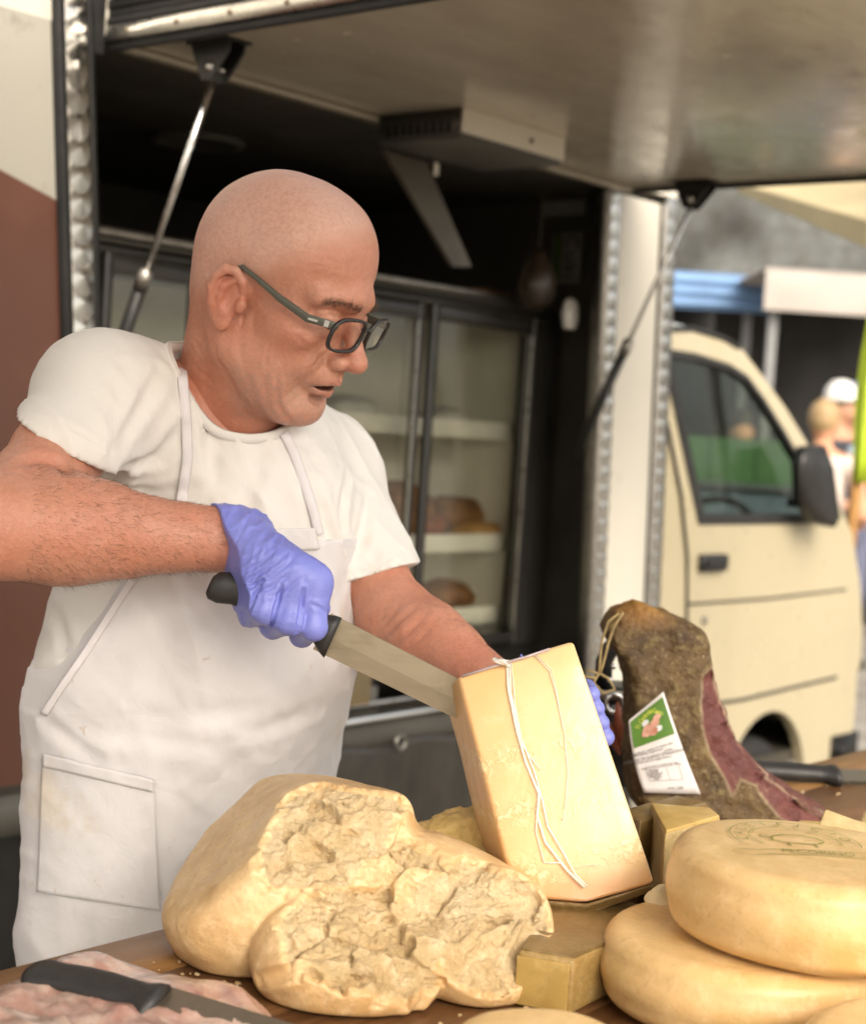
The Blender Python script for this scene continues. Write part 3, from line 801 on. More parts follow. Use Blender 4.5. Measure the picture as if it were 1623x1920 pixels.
# mouth
MZ = -.0655
hf.ell((.086, 0, MZ+.009), (.020, .026, .016), .012)
hf.chain([(.078, -.028, MZ+.001), (.0965, -.014, MZ+.0058), (.1030, 0, MZ+.0068), (.0965, .014, MZ+.0058), (.078, .028, MZ+.001)], [.0030, .0048, .0054, .0048, .0030], .006)
hf.chain([(.077, -.026, MZ-.002), (.0915, -.012, MZ-.0072), (.0950, 0, MZ-.0082), (.0915, .012, MZ-.0072), (.077, .026, MZ-.002)], [.003, .0056, .0064, .0056, .003], .006)
hf.chain([(.080, -.029, MZ-.001), (.097, -.014, MZ-.0008), (.105, 0, MZ-.0005), (.097, .014, MZ-.0008), (.080, .029, MZ-.001)], [.0012, .0032, .0042, .0032, .0012], .0022, 'cut')
hf.ell((.088, 0, MZ-.0008), (.018, .019, .0048), .002, None, 'cut')
hf.chain([(.0895, -.010, MZ-.0170), (.0915, 0, MZ-.0185), (.0895, .010, MZ-.0170)], [.0015]*3, .012, 'cut')
hf.chain([(.1085, 0, -.047), (.1075, 0, -.055)], [.0018, .0022], .004, 'cut')
sym(lambda s: hf.ell((.074, .0385*s, -.044), (.018, .011, .017), .010))
# ears
def ear(s):
    Y = .0705*s; o = .0135*s
    def q(x, y, z): return (x*.93+.001, Y+y*s, z*.94-.0065)
    hf.ell(q(-.0100, .0045, .001), (.0180, .0070, .0305), .006, rotm(0, math.radians(12), math.radians(-22*s)))
    hf.ell(q(-.004, .017, .001), (.0115, .0100, .0165), .003, rotm(0, math.radians(10), 0), 'cut')
    hf.ell(q(-.011, .0195, .019), (.0090, .0055, .0080), .003, None, 'cut')
    hx = [q(.006, .004, .012), q(.004, .009, .024), q(-.006, .0125, .0325), q(-.017, .0150, .0310), q(-.0255, .0165, .020), q(-.0275, .0160, .006), q(-.0240, .0130, -.009), q(-.0165, .0090, -.022)]
    hf.chain(hx, [.0034, .0041, .0045, .0047, .0046, .0044, .0040, .0036], .002)
    hf.chain([q(-.006, .011, .021), q(-.0155, .0125, .012), q(-.0170, .0120, .000), q(-.0125, .0095, -.013)], [.0024, .0032, .0032, .0034], .004)
    hf.ell(q(-.008, .0055, -.0270), (.0095, .0052, .0110), .004, rotm(0, math.radians(15), math.radians(-10*s)))
    hf.ell(q(.0085, .0060, -.003), (.0052, .0046, .0080), .004)
    hf.ell(q(-.0095, .0080, -.0165), (.0060, .0045, .0050), .003)
sym(ear)
hf.all(lambda p: .0006*fbm(p[0]+0*p[1]+0*p[2], p[1]+0*p[0]+0*p[2], p[2]+0*p[0]+0*p[1], 60, 2, 5) + .0012*fbm(p[0]+0*p[1]+0*p[2], p[1]+0*p[0]+0*p[2], p[2]+0*p[0]+0*p[1], 22, 2, 9), 'disp')
def hit_head(px, py):
    r = ray(px, py); ts = np.linspace(1.45, 1.85, 700); w_ = CAM+np.outer(ts/r[1], r); l = w2h(w_)
    ins = ((l >= hf.lo) & (l <= hf.lo+hf.h*(hf.n-1))).all(1); d = np.where(ins, sample(hf, l), 1.0)
    k = np.argmax(d < 0); return l[k] if (d < 0).any() else None
for px_, dp, wd in (([(610, 1230), (590, 1330), (585, 1420)], .0009, .0022), ([(665, 1430), (655, 1540), (668, 1640), (720, 1720), (790, 1765)], .0019, .0032),
        ([(1005, 1285), (940, 1330), (880, 1400), (845, 1480)], .0016, .0028), ([(845, 1490), (770, 1530), (712, 1600)], .0011, .0024),
        ([(428, 960), (442, 1060), (415, 1160)], .0010, .0018), ([(415, 1180), (420, 1300), (445, 1440)], .0012, .0040), ([(470, 1370), (490, 1500), (540, 1660)], .0012, .0040),
        ([(95, 1190), (140, 1240), (170, 1310)], .0008, .0025), ([(100, 1350), (170, 1430), (240, 1490)], .0009, .0030), ([(250, 1230), (330, 1420), (430, 1600)], .0010, .0050),
        ([(780, 1170), (830, 1235), (910, 1255)], .0010, .0022), ([(900, 1100), (830, 1085), (770, 1060)], .0007, .0012), ([(890, 1135), (820, 1140), (760, 1160)], .0007, .0012), ([(895, 1165), (840, 1190), (790, 1225)], .0006, .0012),
        ([(760, 705), (950, 735), (1130, 745)], .0005, .0020), ([(880, 610), (1020, 640), (1180, 650)], .0005, .0020), ([(840, 1010), (920, 960), (1040, 945), (1150, 975)], -.0010, .0040),
        ([(530, 1010), (500, 1100), (520, 1210)], .0006, .0030), ([(560, 1440), (600, 1560), (640, 1700)], .0008, .0040), ([(700, 1300), (690, 1400), (720, 1470)], .0006, .0030), ([(900, 900), (1010, 880), (1130, 900)], .0006, .0030)):
    pp = [hit_head(330+x/3.491, 290+y/3.491) for x, y in px_]; pp = [q for q in pp if q is not None]
    if len(pp) > 1: line_disp(hf, pp, dp*.68, wd)
hf.all(lambda p: d_plane(p, neck1, neck0-neck1)*-1+0*p[0]+0*p[1]+0*p[2] - .0, 'clip', .0)
hv, hq = hf.mesh(2)
X, Y, Z = hv.T
def blob(c, r): return np.exp(-(((hv-np.array(c))/np.array(r))**2).sum(1))
ax = np.abs(Y); hs_ = np.stack([X, ax, Z], 1)
def sblob(c, r): return np.exp(-(((hs_-np.array(c))/np.array(r))**2).sum(1))
lip = np.clip(sblob((.100, 0, MZ+.006), (.016, .020, .0040))+sblob((.094, 0, MZ-.0082), (.016, .018, .0052)), 0, 1)
mouthin = np.clip(1.3*sblob((.085, 0, MZ-.0008), (.0130, .020, .0046)), 0, 1)
red = np.clip(.9*sblob((.118, 0, -.034), (.014, .016, .013))+.45*sblob((.068, .048, -.022), (.025, .02, .022))+.8*sblob((-.01, .085, 0), (.03, .016, .035))+.35*sblob((.08, 0, .06), (.03, .05, .03))+.5*sst(-Z, .10, .17), 0, 1)
scalp = sst(Z+.35*X*-1, -.012, .03)*sst(-X+.9*Z, -.02, .03)*(1-sblob((-.01, .085, 0), (.03, .018, .035)))
stub = np.clip(sst(-Z, .045, .075)*sst(X, .0, .03)*(1-sst(-Z, .12, .15)), 0, 1)*(1-lip)
# ------------------------------------------------------------------ arms and trunk of the body
shR, elR, wrR = PA(200, 752, 1.66), PA(-12, 985, 1.455), PA(412, 1012, 1.545)
shL, elL, wrL = PA(596, 885, 1.885), PA(742, 1165, 1.745), PA(945, 1300, 1.60)
chest, belly, hips = PA(392, 960, 1.815), PA(345, 1290, 1.80), PA(328, 1700, 1.80)
FL = (TF, .76)
bf = Field((-.60, 1.30, .80), (.16, 2.08, 1.60), .0042)
def trunk(F_, g):
    F_.cone(chest, belly, .155+g, .160+g, .03, flat=FL)
    F_.cone(belly, hips, .160+g, .156+g, .04, flat=FL)
    F_.ell(PA(430, 1215, 1.76), (.125+g, .125+g, .16+g), .06)
    F_.ell(PA(450, 960, 1.755), (.12+g, .10+g, .11+g), .05)
    F_.cone(shR, PA(420, 830, 1.79), .066+g, .075+g, .05)
    F_.cone(shL, PA(420, 830, 1.79), .062+g, .075+g, .05)
    F_.cone(PA(420, 800, 1.775), chest, .07+g, .14+g, .05, flat=FL)
trunk(bf, -.004)
bf.cone(h2w(neck0), PA(400, 900, 1.78), .054, .07, .02)
def arm(F_, sh, el, wr, r, k=.02):
    m1 = sh+(el-sh)*.45; F_.cone(sh, m1, r[0], r[1], k); F_.cone(m1, el, r[1], r[2], k)
    m2 = el+(wr-el)*.30; F_.cone(el, m2, r[2], r[3], k); F_.cone(m2, wr, r[3], r[4], k)
bf2 = Field((-.50, 1.33, 1.18), (.16, 1.98, 1.56), .0026)
for F_ in (bf2,):
    arm(F_, shR, elR, wrR, (.036, .0405, .043, .0475, .0300))
    d = (wrR-elR); F_.cone(elR+d*.06+np.array([0, 0, .006]), elR+d*.45+np.array([0, -.004, .010]), .036, .034, .02)
    F_.cone(elR+d*.02+np.array([0, .004, -.006]), elR+d*.5+np.array([0, 0, -.012]), .036, .027, .02)
    F_.cone(wrR, wrR+d*.12, .030, .030, .01)
    arm(F_, shL, elL, wrL, (.052, .042, .0385, .0385, .0275))
    d = (wrL-elL); F_.cone(elL+d*.05+np.array([.006, 0, .008]), elL+d*.5+np.array([.004, 0, .006]), .031, .027, .02)
    for c_, dp, wd in (([(40, 872), (70, 862), (105, 868), (130, 890)], .0045, .006), ([(690, 1222), (735, 1178), (775, 1140)], .0022, .004), ([(720, 1232), (760, 1190), (800, 1150)], .0020, .0035), ([(705, 1190), (730, 1160), (752, 1130)], .0012, .003), ([(735, 1240), (780, 1205), (812, 1172)], .0012, .003)):
        crease(F_, c_, dp, wd)
F_.all(lambda p: .0012*fbm(p[0]+0*p[1]+0*p[2], p[1]+0*p[0]+0*p[2], p[2]+0*p[0]+0*p[1], 45, 2, 3), 'disp')
av, aq = bf2.mesh(2)
tv, tq = bf.mesh(0)
M_skin = None
def skin_mat():
    t = NT('skin'); a = t.attr('tint'); r_, g_, b_ = None, None, None
    sp = t.n('ShaderNodeSeparateColor'); t.l(a.outputs['Color'], sp.inputs[0])
    redm, stubm, lipm = sp.outputs
    al = t.attr('scalp').outputs['Fac']; mi = t.attr('inside').outputs['Fac']
    n1 = t.noise(48, 6, .68); n2 = t.noise(230, 4, .65); n3 = t.noise(13, 4)
    tan = t.math('SUBTRACT', 1.0, al)
    base = t.ramp(n1, [(.3, (.53, .255, .17)), (.7, (.66, .35, .25))])
    base = t.mix(t.fr(n3, .38, .66, 0, .65), base, (.60, .235, .155))
    base = t.mix(t.math('MULTIPLY', redm, .85), base, (.56, .165, .105))
    base = t.mix(t.math('MULTIPLY', al, .62), base, t.ramp(n2, [(.38, (.56, .345, .28)), (.62, (.82, .56, .475))]))
    base = t.mix(t.math('MULTIPLY', stubm, t.fr(n2, .40, .60, .05, .55)), base, (.40, .31, .25))
    base = t.mix(t.math('MULTIPLY', tan, .22), base, (.42, .17, .10)); base = t.mix(t.fr(n2, .35, .68, .0, .28), base, (.34, .145, .085))
    sp2 = t.voro(55); base = t.mix(t.fr(sp2, .0, .10, .35, 0), base, (.34, .13, .07))
    base = t.mix(t.math('MULTIPLY', lipm, .65), base, (.38, .13, .10))
    base = t.mix(mi, base, (.05, .012, .01))
    t.color(base)
    t.set(Roughness=t.fr(n2, .3, .7, .34, .55), Subsurface_Weight=.12, Subsurface_Radius=(.012, .004, .002))
    t.b.inputs['Subsurface Scale'].default_value = .35
    x = t.bump(t.noise(330, 4, .65), .42, .0016); t.bump(t.noise(95, 5, .65, t.mapped((1, 1, 1)), .5), .38, .0030, x)
    return t.m
M_skin = skin_mat()
allv = np.concatenate([h2w(hv), av, tv]); allf = np.concatenate([hq, aq+len(hv), tq+len(hv)+len(av)])
na = len(av)
arm_red = np.clip(.25+.5*sst(allv[len(hv):len(hv)+na, 0], -.1, .1), 0, 1)*.5
body = mesh_obj('body', to_man(allv), allf, M_skin, man, True)
zz = np.zeros(len(tv))
set_attr(body, 'tint', np.stack([np.concatenate([red, arm_red, zz]), np.concatenate([stub, 0*arm_red, zz]), np.concatenate([lip, 0*arm_red, zz])], 1))
set_attr(body, 'scalp', np.concatenate([scalp, 0*arm_red, zz])); set_attr(body, 'inside', np.concatenate([mouthin, 0*arm_red, zz]))
# ------------------------------------------------------------------ t-shirt
def drawn_on(F_, px_pts, off=.003, n=12, y0=1.3, y1=2.1):
    out = []; q = np.array(px_pts, float)
    for i in range(len(q)-1):
        for t in np.linspace(0, 1, n, endpoint=(i == len(q)-2)):
            h = hit(F_, *(q[i]*(1-t)+q[i+1]*t), y0, y1, off)
            if h is not None: out.append(h)
    out = np.array(out)
    for _ in range(6): out[1:-1] = (out[:-2]+out[1:-1]*2+out[2:])/4
    return out
def cloth_mat(name, c, weave=900, stains=0.0, rough=.85, fine=.25):
    t = NT(name); n1 = t.noise(6, 5, .6); n2 = t.noise(weave, 2, .5)
    base = t.ramp(n1, [(.3, tuple(x*.95 for x in c)), (.7, c)])
    if stains:
        base = t.mix(t.fr(t.noise(9, 5, .6), .60, .74, 0, stains), base, (.55, .44, .28))
        base = t.mix(t.fr(t.noise(70, 3, .6), .70, .76, 0, stains*.8), base, (.45, .32, .2))
    t.color(base); t.set(Roughness=rough); t.b.inputs['Sheen Weight'].default_value = .15
    x = t.bump(n2, fine, .0008); t.bump(t.noise(28, 4, .55, None, .8), .30, .006, x)
    return t.m
M_shirt = cloth_mat('white_cotton_jersey', (.73, .705, .665)); M_apron = cloth_mat('white_apron_cloth', (.67, .65, .655), 1100, .6)
M_strap = cloth_mat('white_apron_tape', (.70, .67, .685), 1400)
def folds(p, amp):
    x = p[0]+0*p[1]+0*p[2]; y = p[1]+0*p[0]+0*p[2]; z = p[2]+0*p[0]+0*p[1]
    u = x*TL[0]+y*TL[1]
    f1 = vnoise(u*1.0+z*.30, 0*z, z*.16-u*.10, 30, 4); f2 = vnoise(u+.8*z, 0*z, z*.35-u*.3, 34, 8); f3 = vnoise(u-.9*z, 0*z, z*.4+u*.3, 40, 12)
    def ridge(f): return (1-np.abs(f))**3
    return -amp*(ridge(f1)*1.2+ridge(f2)*.5+ridge(f3)*.3-.6)
sf = Field((-.62, 1.42, .84), (.14, 2.08, 1.585), .0034)
trunk(sf, .006)
eR = PA(128, 826, 1.59); eL = PA(704, 1082, 1.79)
sf.cone(shR, shR+(elR-shR)*.46, .064, .0560, .03); sf.cone(shL, eL+(eL-shL)*.25, .064, .0475, .03)
sf.cone(PA(425, 800, 1.76), PA(400, 880, 1.79), .080, .11, .03)
sf.all(lambda p: folds(p, .0030), 'disp')
for c_, dp, wd in (([(222, 885), (300, 855), (345, 800)], .006, .010), ([(235, 920), (300, 930), (360, 915)], .005, .009), ([(212, 850), (262, 770), (300, 700)], .005, .010), ([(245, 960), (290, 1000), (330, 1040)], .004, .008), ([(205, 830), (225, 760), (235, 690)], .002, .009),
        ([(640, 1085), (618, 1000), (592, 910)], .005, .008), ([(650, 1040), (640, 960), (652, 890)], .005, .008), ([(635, 1120), (600, 1095), (570, 1040)], .004, .007), ([(645, 1070), (680, 1000), (690, 930)], .004, .009), ([(560, 860), (600, 960), (622, 1050)], .003, .008), ([(380, 770), (400, 840), (395, 900)], .003, .010), ([(480, 850), (470, 930), (440, 1000)], .003, .012),
        ([(66, 1270), (110, 1262), (160, 1235)], .006, .007), ([(70, 1298), (115, 1290), (165, 1262)], .006, .007), ([(66, 1325), (105, 1320), (150, 1300)], .005, .006), ([(66, 1120), (110, 1160), (130, 1230)], .003, .010), ([(245, 1100), (200, 1180), (140, 1260)], .003, .010)):
    crease(sf, c_, dp*1.25, wd*.8)
# openings: neck, sleeves
nk_o = PA(443, 790, 1.70); nk_n = h2w(neck0)-h2w(neck1); nk_n = nk_n/np.linalg.norm(nk_n)
nk_n = nk_n*.8+np.array([.30, -.46, .0])*.55; nk_n /= np.linalg.norm(nk_n)
na_, nb_ = PA(428, 845, 1.755), PA(452, 700, 1.70); nx_ = (nb_-na_)/np.linalg.norm(nb_-na_); n1_ = np.cross(nx_, [0, 1., 0]); n1_ /= np.linalg.norm(n1_); n2_ = np.cross(nx_, n1_)
neckline = []
for i in range(72):
    th = 2*PI*i/72; dr_ = n1_*math.cos(th)+n2_*math.sin(th); ts = np.linspace(1.25, 0, 200)
    w_ = na_+np.outer(ts, nb_-na_)+dr_*(.051+.025*ts)[:, None]; d_ = sample(sf, w_); k = np.argmax(d_ < 0); neckline.append(w_[k] if (d_ < 0).any() else w_[-1])
neckline = np.array(neckline)
for _ in range(10): neckline = (np.roll(neckline, 1, 0)+neckline*2+np.roll(neckline, -1, 0))/4
sf.cone(na_, nb_, .051, .076, .004, 'cut')
for i in range(72): sf.cone(neckline[i], neckline[(i+1) % 72], .0042, .0042, .003)
dR = (elR-shR)/np.linalg.norm(elR-shR); dL = (elL-shL)/np.linalg.norm(elL-shL)
hemR = np.array([-.46, .03, -.86]); hemL = np.array([.36, -.15, -.92])
def halfball(o, n, c, rad): return lambda p: np.maximum(-d_plane(p, o, n), d_ell(p, c, (rad, rad, rad)))
for e, n_, ar in ((eR, hemR, (shR, elR, .0515)), (eL, hemL, (shL, elL, .0435))):
    n_ = n_/np.linalg.norm(n_); ad_ = (ar[1]-ar[0])/np.linalg.norm(ar[1]-ar[0]); c = e+n_*.09+ad_*.05
    sf.op(halfball(e, n_, c, .15), c-.16, c+.16, .001, 'cut')
for c_ in ([(46, 762), (115, 790), (175, 825), (215, 858)], [(640, 1082), (700, 1068), (762, 1026)]): crease(sf, c_, .0016, .0022)
sv, sq = sf.mesh(1)
shirt = mesh_obj('t_shirt', to_man(sv), sq, M_shirt, man, True)
# sleeve hems: a slightly proud band, collar rib
def ring_on(F_, o, n, nseg, rad, back=.0):
    n = np.asarray(n)/np.linalg.norm(n); a = np.cross(n, [0, 0, 1.]); a /= np.linalg.norm(a); b = np.cross(n, a); pts = []
    for i in range(nseg):
        t = 2*PI*i/nseg; d = a*math.cos(t)+b*math.sin(t); s = np.linspace(rad*2.2, rad*.5, 120); w = o-n*back+np.outer(s, d)
        v = sample(F_, w); k = np.argmax(v < .0008); pts.append(w[k] if (v < .0008).any() else w[-1])
    return np.array(pts)
def ribbon(name, pts, nrm, width, thick, mat, parent, closed=False):
    pts = np.asarray(pts); n = len(pts); vs = []; fs = []
    for i in range(n):
        t = pts[(i+1) % n if closed else min(i+1, n-1)]-pts[(i-1) % n if closed else max(i-1, 0)]; t = t/np.linalg.norm(t)
        u = np.asarray(nrm[i] if np.ndim(nrm) == 2 else nrm, float); u = u-t*(u@t); u /= np.linalg.norm(u); s = np.cross(t, u)
        for a, b in ((-1, -.3), (-.8, 1), (.8, 1), (1, -.3)): vs.append(pts[i]+s*width*.5*a+u*thick*b)
    m = n if closed else n-1
    for i in range(m):
        j = (i+1) % n
        for k in range(4): fs.append((4*i+k, 4*i+(k+1) % 4, 4*j+(k+1) % 4, 4*j+k))
    if not closed: fs += [(3, 2, 1, 0), tuple(4*(n-1)+k for k in range(4))]
    o = mesh_obj(name, vs, fs, mat, parent, True); return o
crn = neckline-(na_+np.outer((neckline-na_)@nx_, nx_)); crn /= np.linalg.norm(crn, axis=1, keepdims=True)
ribbon('collar_rib', to_man(neckline+crn*.0025+nx_*.001), crn+nx_*.5, .011, .0022, M_shirt, shirt, True)
# ------------------------------------------------------------------ apron
af = Field((-.60, 1.42, .62), (.12, 2.08, 1.42), .0036)
af.cone(PA(392, 960, 1.815), PA(345, 1290, 1.80), .165, .172, .03, flat=FL)
trunk(af, .011)
af.cone(belly, PA(335, 2050, 1.81), .168, .170, .05, flat=(TF, .80))
af.cone(PA(560, 1050, 1.86), PA(580, 980, 1.90), .02, .02, .0)
def apfold(p):
    x = p[0]+0*p[1]+0*p[2]; y = p[1]+0*p[0]+0*p[2]; z = p[2]+0*p[0]+0*p[1]
    u = x*TL[0]+y*TL[1]; lowp = sst(-z, -1.20, -.95)
    f = vnoise(u, 0*z, z*.13, 17, 21)*.013*lowp + vnoise(u+.2*z, 0*z, z*.3, 30, 33)*.004 + vnoise(u+.5*z, 0*z, z*.6-u*.4, 60, 35)*.0015
    return f + folds(p, .0038)
af.all(apfold, 'disp')
tc_ = np.array([(belly[0]), belly[1]])
_e = []
for q_ in ((336, 938), (318, 985), (290, 1030), (250, 1085), (205, 1155), (160, 1225), (118, 1285), (82, 1340)):
    h_ = hit(af, *q_)
    if h_ is not None: _e.append((h_[2], (h_[0]-tc_[0])*TL[0]+(h_[1]-tc_[1])*TL[1]))
_e = np.array(sorted(_e))
def apron_clip(p):
    x = p[0]+0*p[1]+0*p[2]; y = p[1]+0*p[0]+0*p[2]; z = p[2]+0*p[0]+0*p[1]
    u = (x-tc_[0])*TL[0]+(y-tc_[1])*TL[1]; w_ = (x-tc_[0])*TF[0]+(y-tc_[1])*TF[1]
    zw = 1.13; zt = 1.345
    lim = np.interp(z, np.concatenate([[_e[0, 0]-.02], _e[:, 0]]), np.concatenate([[-.30], _e[:, 1]])).astype(np.float32)
    side = np.maximum(lim-u, u+lim-.045)
    d = np.maximum(side, z-(zt+.0*u))
    d = np.maximum(d, -(w_+.03+.0*z))
    return d
for c_, dp, wd in (([(250, 1085), (165, 1225), (82, 1335)], -.0025, .004), ([(95, 1370), (240, 1378), (420, 1400)], .003, .010), ([(100, 1350), (300, 1350), (560, 1330)], .0025, .012), ([(90, 1350), (130, 1385), (180, 1420)], .004, .008), ([(300, 1110), (310, 1200), (300, 1330)], .002, .014), ([(420, 1120), (430, 1230), (410, 1360)], .002, .016), ([(340, 1480), (380, 1600), (370, 1750)], .004, .016), ([(150, 1700), (165, 1780), (150, 1850)], .004, .012), ([(440, 1380), (520, 1360), (590, 1330)], .003, .009)):
    crease(af, c_, dp, wd)
solid = af.D.copy()
af.all(apron_clip, 'clip', .0015)
apv, apq = af.mesh(1)
apron = mesh_obj('apron', to_man(apv), apq, M_apron, man, True)
af.D = solid
def drawn(px_pts, off=.003, F_=None, F2=None, n=12):
    out = []; q = np.array(px_pts, float)
    for i in range(len(q)-1):
        for t in np.linspace(0, 1, n, endpoint=(i == len(q)-2)):
            x, y = q[i]*(1-t)+q[i+1]*t; c = [hit(G, x, y, off=off) for G in (F_, F2) if G is not None]; c = [a for a in c if a is not None]
            if c: out.append(min(c, key=lambda a: a[1]))
    out = np.array(out)
    for _ in range(3):
        out[1:-1] = (out[:-2]+out[1:-1]*2+out[2:])/4
    return out
SN = np.array([TF[0]*.4, -.9, .15])
st1 = drawn([(348, 650), (342, 700), (349, 780), (352, 860), (342, 925), (337, 960)], .003, sf)
ribbon('apron_strap', to_man(st1), SN, .011, .0012, M_strap, man)
st2 = drawn([(533, 812), (552, 850), (572, 910), (588, 960), (598, 1003)], .003, sf)
ribbon('apron_strap', to_man(st2), SN, .011, .0012, M_strap, man)
def edge_tape(px, off, w_, F_=None, parent=apron, name='hem_seam'):
    p = drawn(px, off, F_ or af); return ribbon(name, to_man(p), SN, w_, .0007, M_strap, parent)
# pocket: a patch lying on the apron
def patch(px_corners, off, nx=44, ny=36, thick=.0016, name='pocket', mat=M_apron, parent=apron):
    c = np.array(px_corners, float); vs = []
    for j in range(ny+1):
        for i in range(nx+1):
            u = i/nx; v = j/ny; q = (c[0]*(1-u)+c[1]*u)*(1-v)+(c[3]*(1-u)+c[2]*u)*v
            h = hit(af, q[0], q[1], off=off)
            vs.append(h if h is not None else (vs[-1] if vs else PA(q[0], q[1], 1.66)))
    vs = np.array(vs); g = vs.reshape(ny+1, nx+1, 3)
    for _ in range(2): g[1:-1, 1:-1] = (g[:-2, 1:-1]+g[2:, 1:-1]+g[1:-1, :-2]+g[1:-1, 2:]+g[1:-1, 1:-1]*2)/6
    fs = [(j*(nx+1)+i, (j+1)*(nx+1)+i, (j+1)*(nx+1)+i+1, j*(nx+1)+i+1) for j in range(ny) for i in range(nx)]
    o = mesh_obj(name, to_man(vs), fs, mat, parent, True); md = o.modifiers.new('thick', 'SOLIDIFY'); md.thickness = thick; md.offset = 0
    return o
pk = patch([(80, 1413), (288, 1462), (300, 1708), (70, 1672)], .0045)
patch([(80, 1413), (288, 1462), (288, 1486), (80, 1437)], .0075, 40, 4, .0012, 'pocket_hem', M_apron, pk)
edge_tape([(338, 940), (318, 985), (290, 1030), (250, 1085), (205, 1155), (160, 1225), (118, 1285), (82, 1340)], .0035, .008)
bib = patch([(500, 992), (590, 990), (600, 1030), (505, 1035)], .004, 16, 8, .0012, 'bib_hem', M_apron, apron)
# ------------------------------------------------------------------ trousers and shoes (behind the counter)
M_trous = simple('dark_trousers', (.03, .032, .04), .85, var=.2, bump=.3, bscale=300)
lf = Field((-.62, 1.55, .04), (-.05, 2.08, 1.0), .009)
hp = np.array([hips[0], hips[1], .92])
lf.cone(hp, hp-np.array([0, 0, .10]), .155, .16, .03, flat=FL)
for s in (-1, 1):
    a = hp+TL*.085*s; lf.cone(a-np.array([0, 0, .06]), a-np.array([0, 0, .47])+TF*.01, .088, .062, .02); lf.cone(a-np.array([0, 0, .47])+TF*.01, a-np.array([0, 0, .85]), .062, .055, .02)
lv, lq = lf.mesh(2); mesh_obj('trousers', to_man(lv), lq, M_trous, man, True)
for s in (-1, 1):
    ff = Field((-.12, -.07, -.005), (.22, .07, .12), .006); ff.ell((.06, 0, .035), (.14, .048, .045), .01); ff.cone((-.01, 0, .03), (-.02, 0, .10), .045, .045, .02)
    ff.all(lambda p: -p[2]+.001+0*p[0]+0*p[1], 'clip')
    v_, q_ = ff.mesh(1); R3 = np.stack([TF, TL, [0, 0, 1]], 1); a = np.array([hp[0], hp[1], 0])+TL*.085*s
    mesh_obj('shoe', to_man(v_ @ R3.T + a), q_, M_black, man, True)
# ------------------------------------------------------------------ gloves
def glove_mat():
    t = NT('lilac_nitrile'); n1 = t.noise(30, 4); t.color(t.ramp(n1, [(.3, (.175, .205, .60)), (.7, (.225, .255, .68))]))
    t.set(Roughness=.42, Subsurface_Weight=.08, Subsurface_Radius=(.004, .004, .006)); t.b.inputs['Subsurface Scale'].default_value = .3
    x = t.bump(t.noise(500, 2), .15, .0006); t.bump(t.noise(26, 4, .6, t.mapped((1, 1, 3.2), (0, .9, 0)), 1.2), .35, .003, x)
    return t.m
M_glove = glove_mat()
gf = Field(np.minimum(PA(370, 1000, 1.46), PA(370, 930, 1.64))-np.array([.01, .03, .16]), np.maximum(PA(660, 930, 1.46), PA(660, 930, 1.64))+np.array([.01, .0, .03]), .0015)
fing = {'index': ((588, 1090, 1.497), (588, 1176, 1.489), (566, 1190, 1.520), (560, 1150, 1.537)),
        'middle': ((556, 1074, 1.492), (541, 1164, 1.482), (512, 1174, 1.517), (505, 1140, 1.535)),
        'ring': ((520, 1062, 1.492), (497, 1144, 1.481), (470, 1150, 1.515), (462, 1115, 1.533)),
        'pinky': ((484, 1054, 1.498), (460, 1118, 1.486), (440, 1122, 1.515), (436, 1092, 1.530))}
wg = PA(420, 1008, 1.545)
for k_, pts in fing.items():
    w_ = [PA(*q) for q in pts]; r = {'pinky': .0108, 'index': .0118}.get(k_, .0122)
    gf.chain(w_, [r*1.12, r*1.06, r*.98, r*.85], .0045)
for k_, pts in fing.items():
    a = PA(*pts[0]); gf.cone(wg+(a-wg)*.15, a, .026, .0155, .016)
    m = PA(*pts[0])*.62+PA(*pts[1])*.38; gf.cone(PA(*pts[0]), m, .0130, .0112, .010)
gf.cone(PA(440, 1060, 1.53), PA(470, 1095, 1.515), .022, .018, .014)
gf.cone(PA(500, 1075, 1.53), PA(575, 1110, 1.545), .020, .016, .012)        # palm behind the handle
gf.chain([PA(470, 1030, 1.56), PA(540, 1080, 1.575), PA(600, 1140, 1.560)], [.017, .0135, .0105], .008)   # thumb on the far side
dg_ = (wrR-elR)/np.linalg.norm(wrR-elR)
gf.cone(wrR-dg_*.022, wg+dg_*.02, .0345, .031, .01)
gx = (PA(600, 1100, 1.5)-PA(430, 1000, 1.5)); gx /= np.linalg.norm(gx)
def gw(p):
    x = p[0]+0*p[1]+0*p[2]; z = p[2]+0*p[0]+0*p[1]; y = p[1]+0*p[0]+0*p[2]
    a = x*gx[0]+z*gx[2]; b = -x*gx[2]+z*gx[0]
    n1 = vnoise(a+.25*b, y*.3, b*.22, 150, 5); n2 = vnoise(a-.2*b, y*.3, b*.3, 90, 9)
    msk = 1-sst(a-(PA(540, 1060, 1.5)[0]*gx[0]+PA(540, 1060, 1.5)[2]*gx[2]), -.03, .02)*.8
    return -.0016*((1-np.abs(n1))**4-.2)*msk-.0016*((1-np.abs(n2))**4-.2)*msk
gf.all(gw, 'disp')
for c0_, c1_ in (((428, 1072), (505, 1012)), ((432, 1086), (525, 1026)), ((438, 1100), (540, 1036)), ((446, 1112), (548, 1050)), ((470, 1118), (556, 1066)), ((500, 1122), (566, 1082)), ((412, 1048), (462, 978)), ((420, 1060), (486, 1000))):
    mx_ = ((c0_[0]+c1_[0])/2+6, (c0_[1]+c1_[1])/2+4); crease(gf, [c0_, mx_, c1_], .0016, .0017, 1.42, 1.62, 6)
for c_ in ([(568, 1105), (562, 1150), (556, 1185)], [(528, 1098), (516, 1140), (508, 1172)], [(494, 1088), (478, 1120), (470, 1145)]): crease(gf, c_, .0046, .0020, 1.42, 1.62, 6)
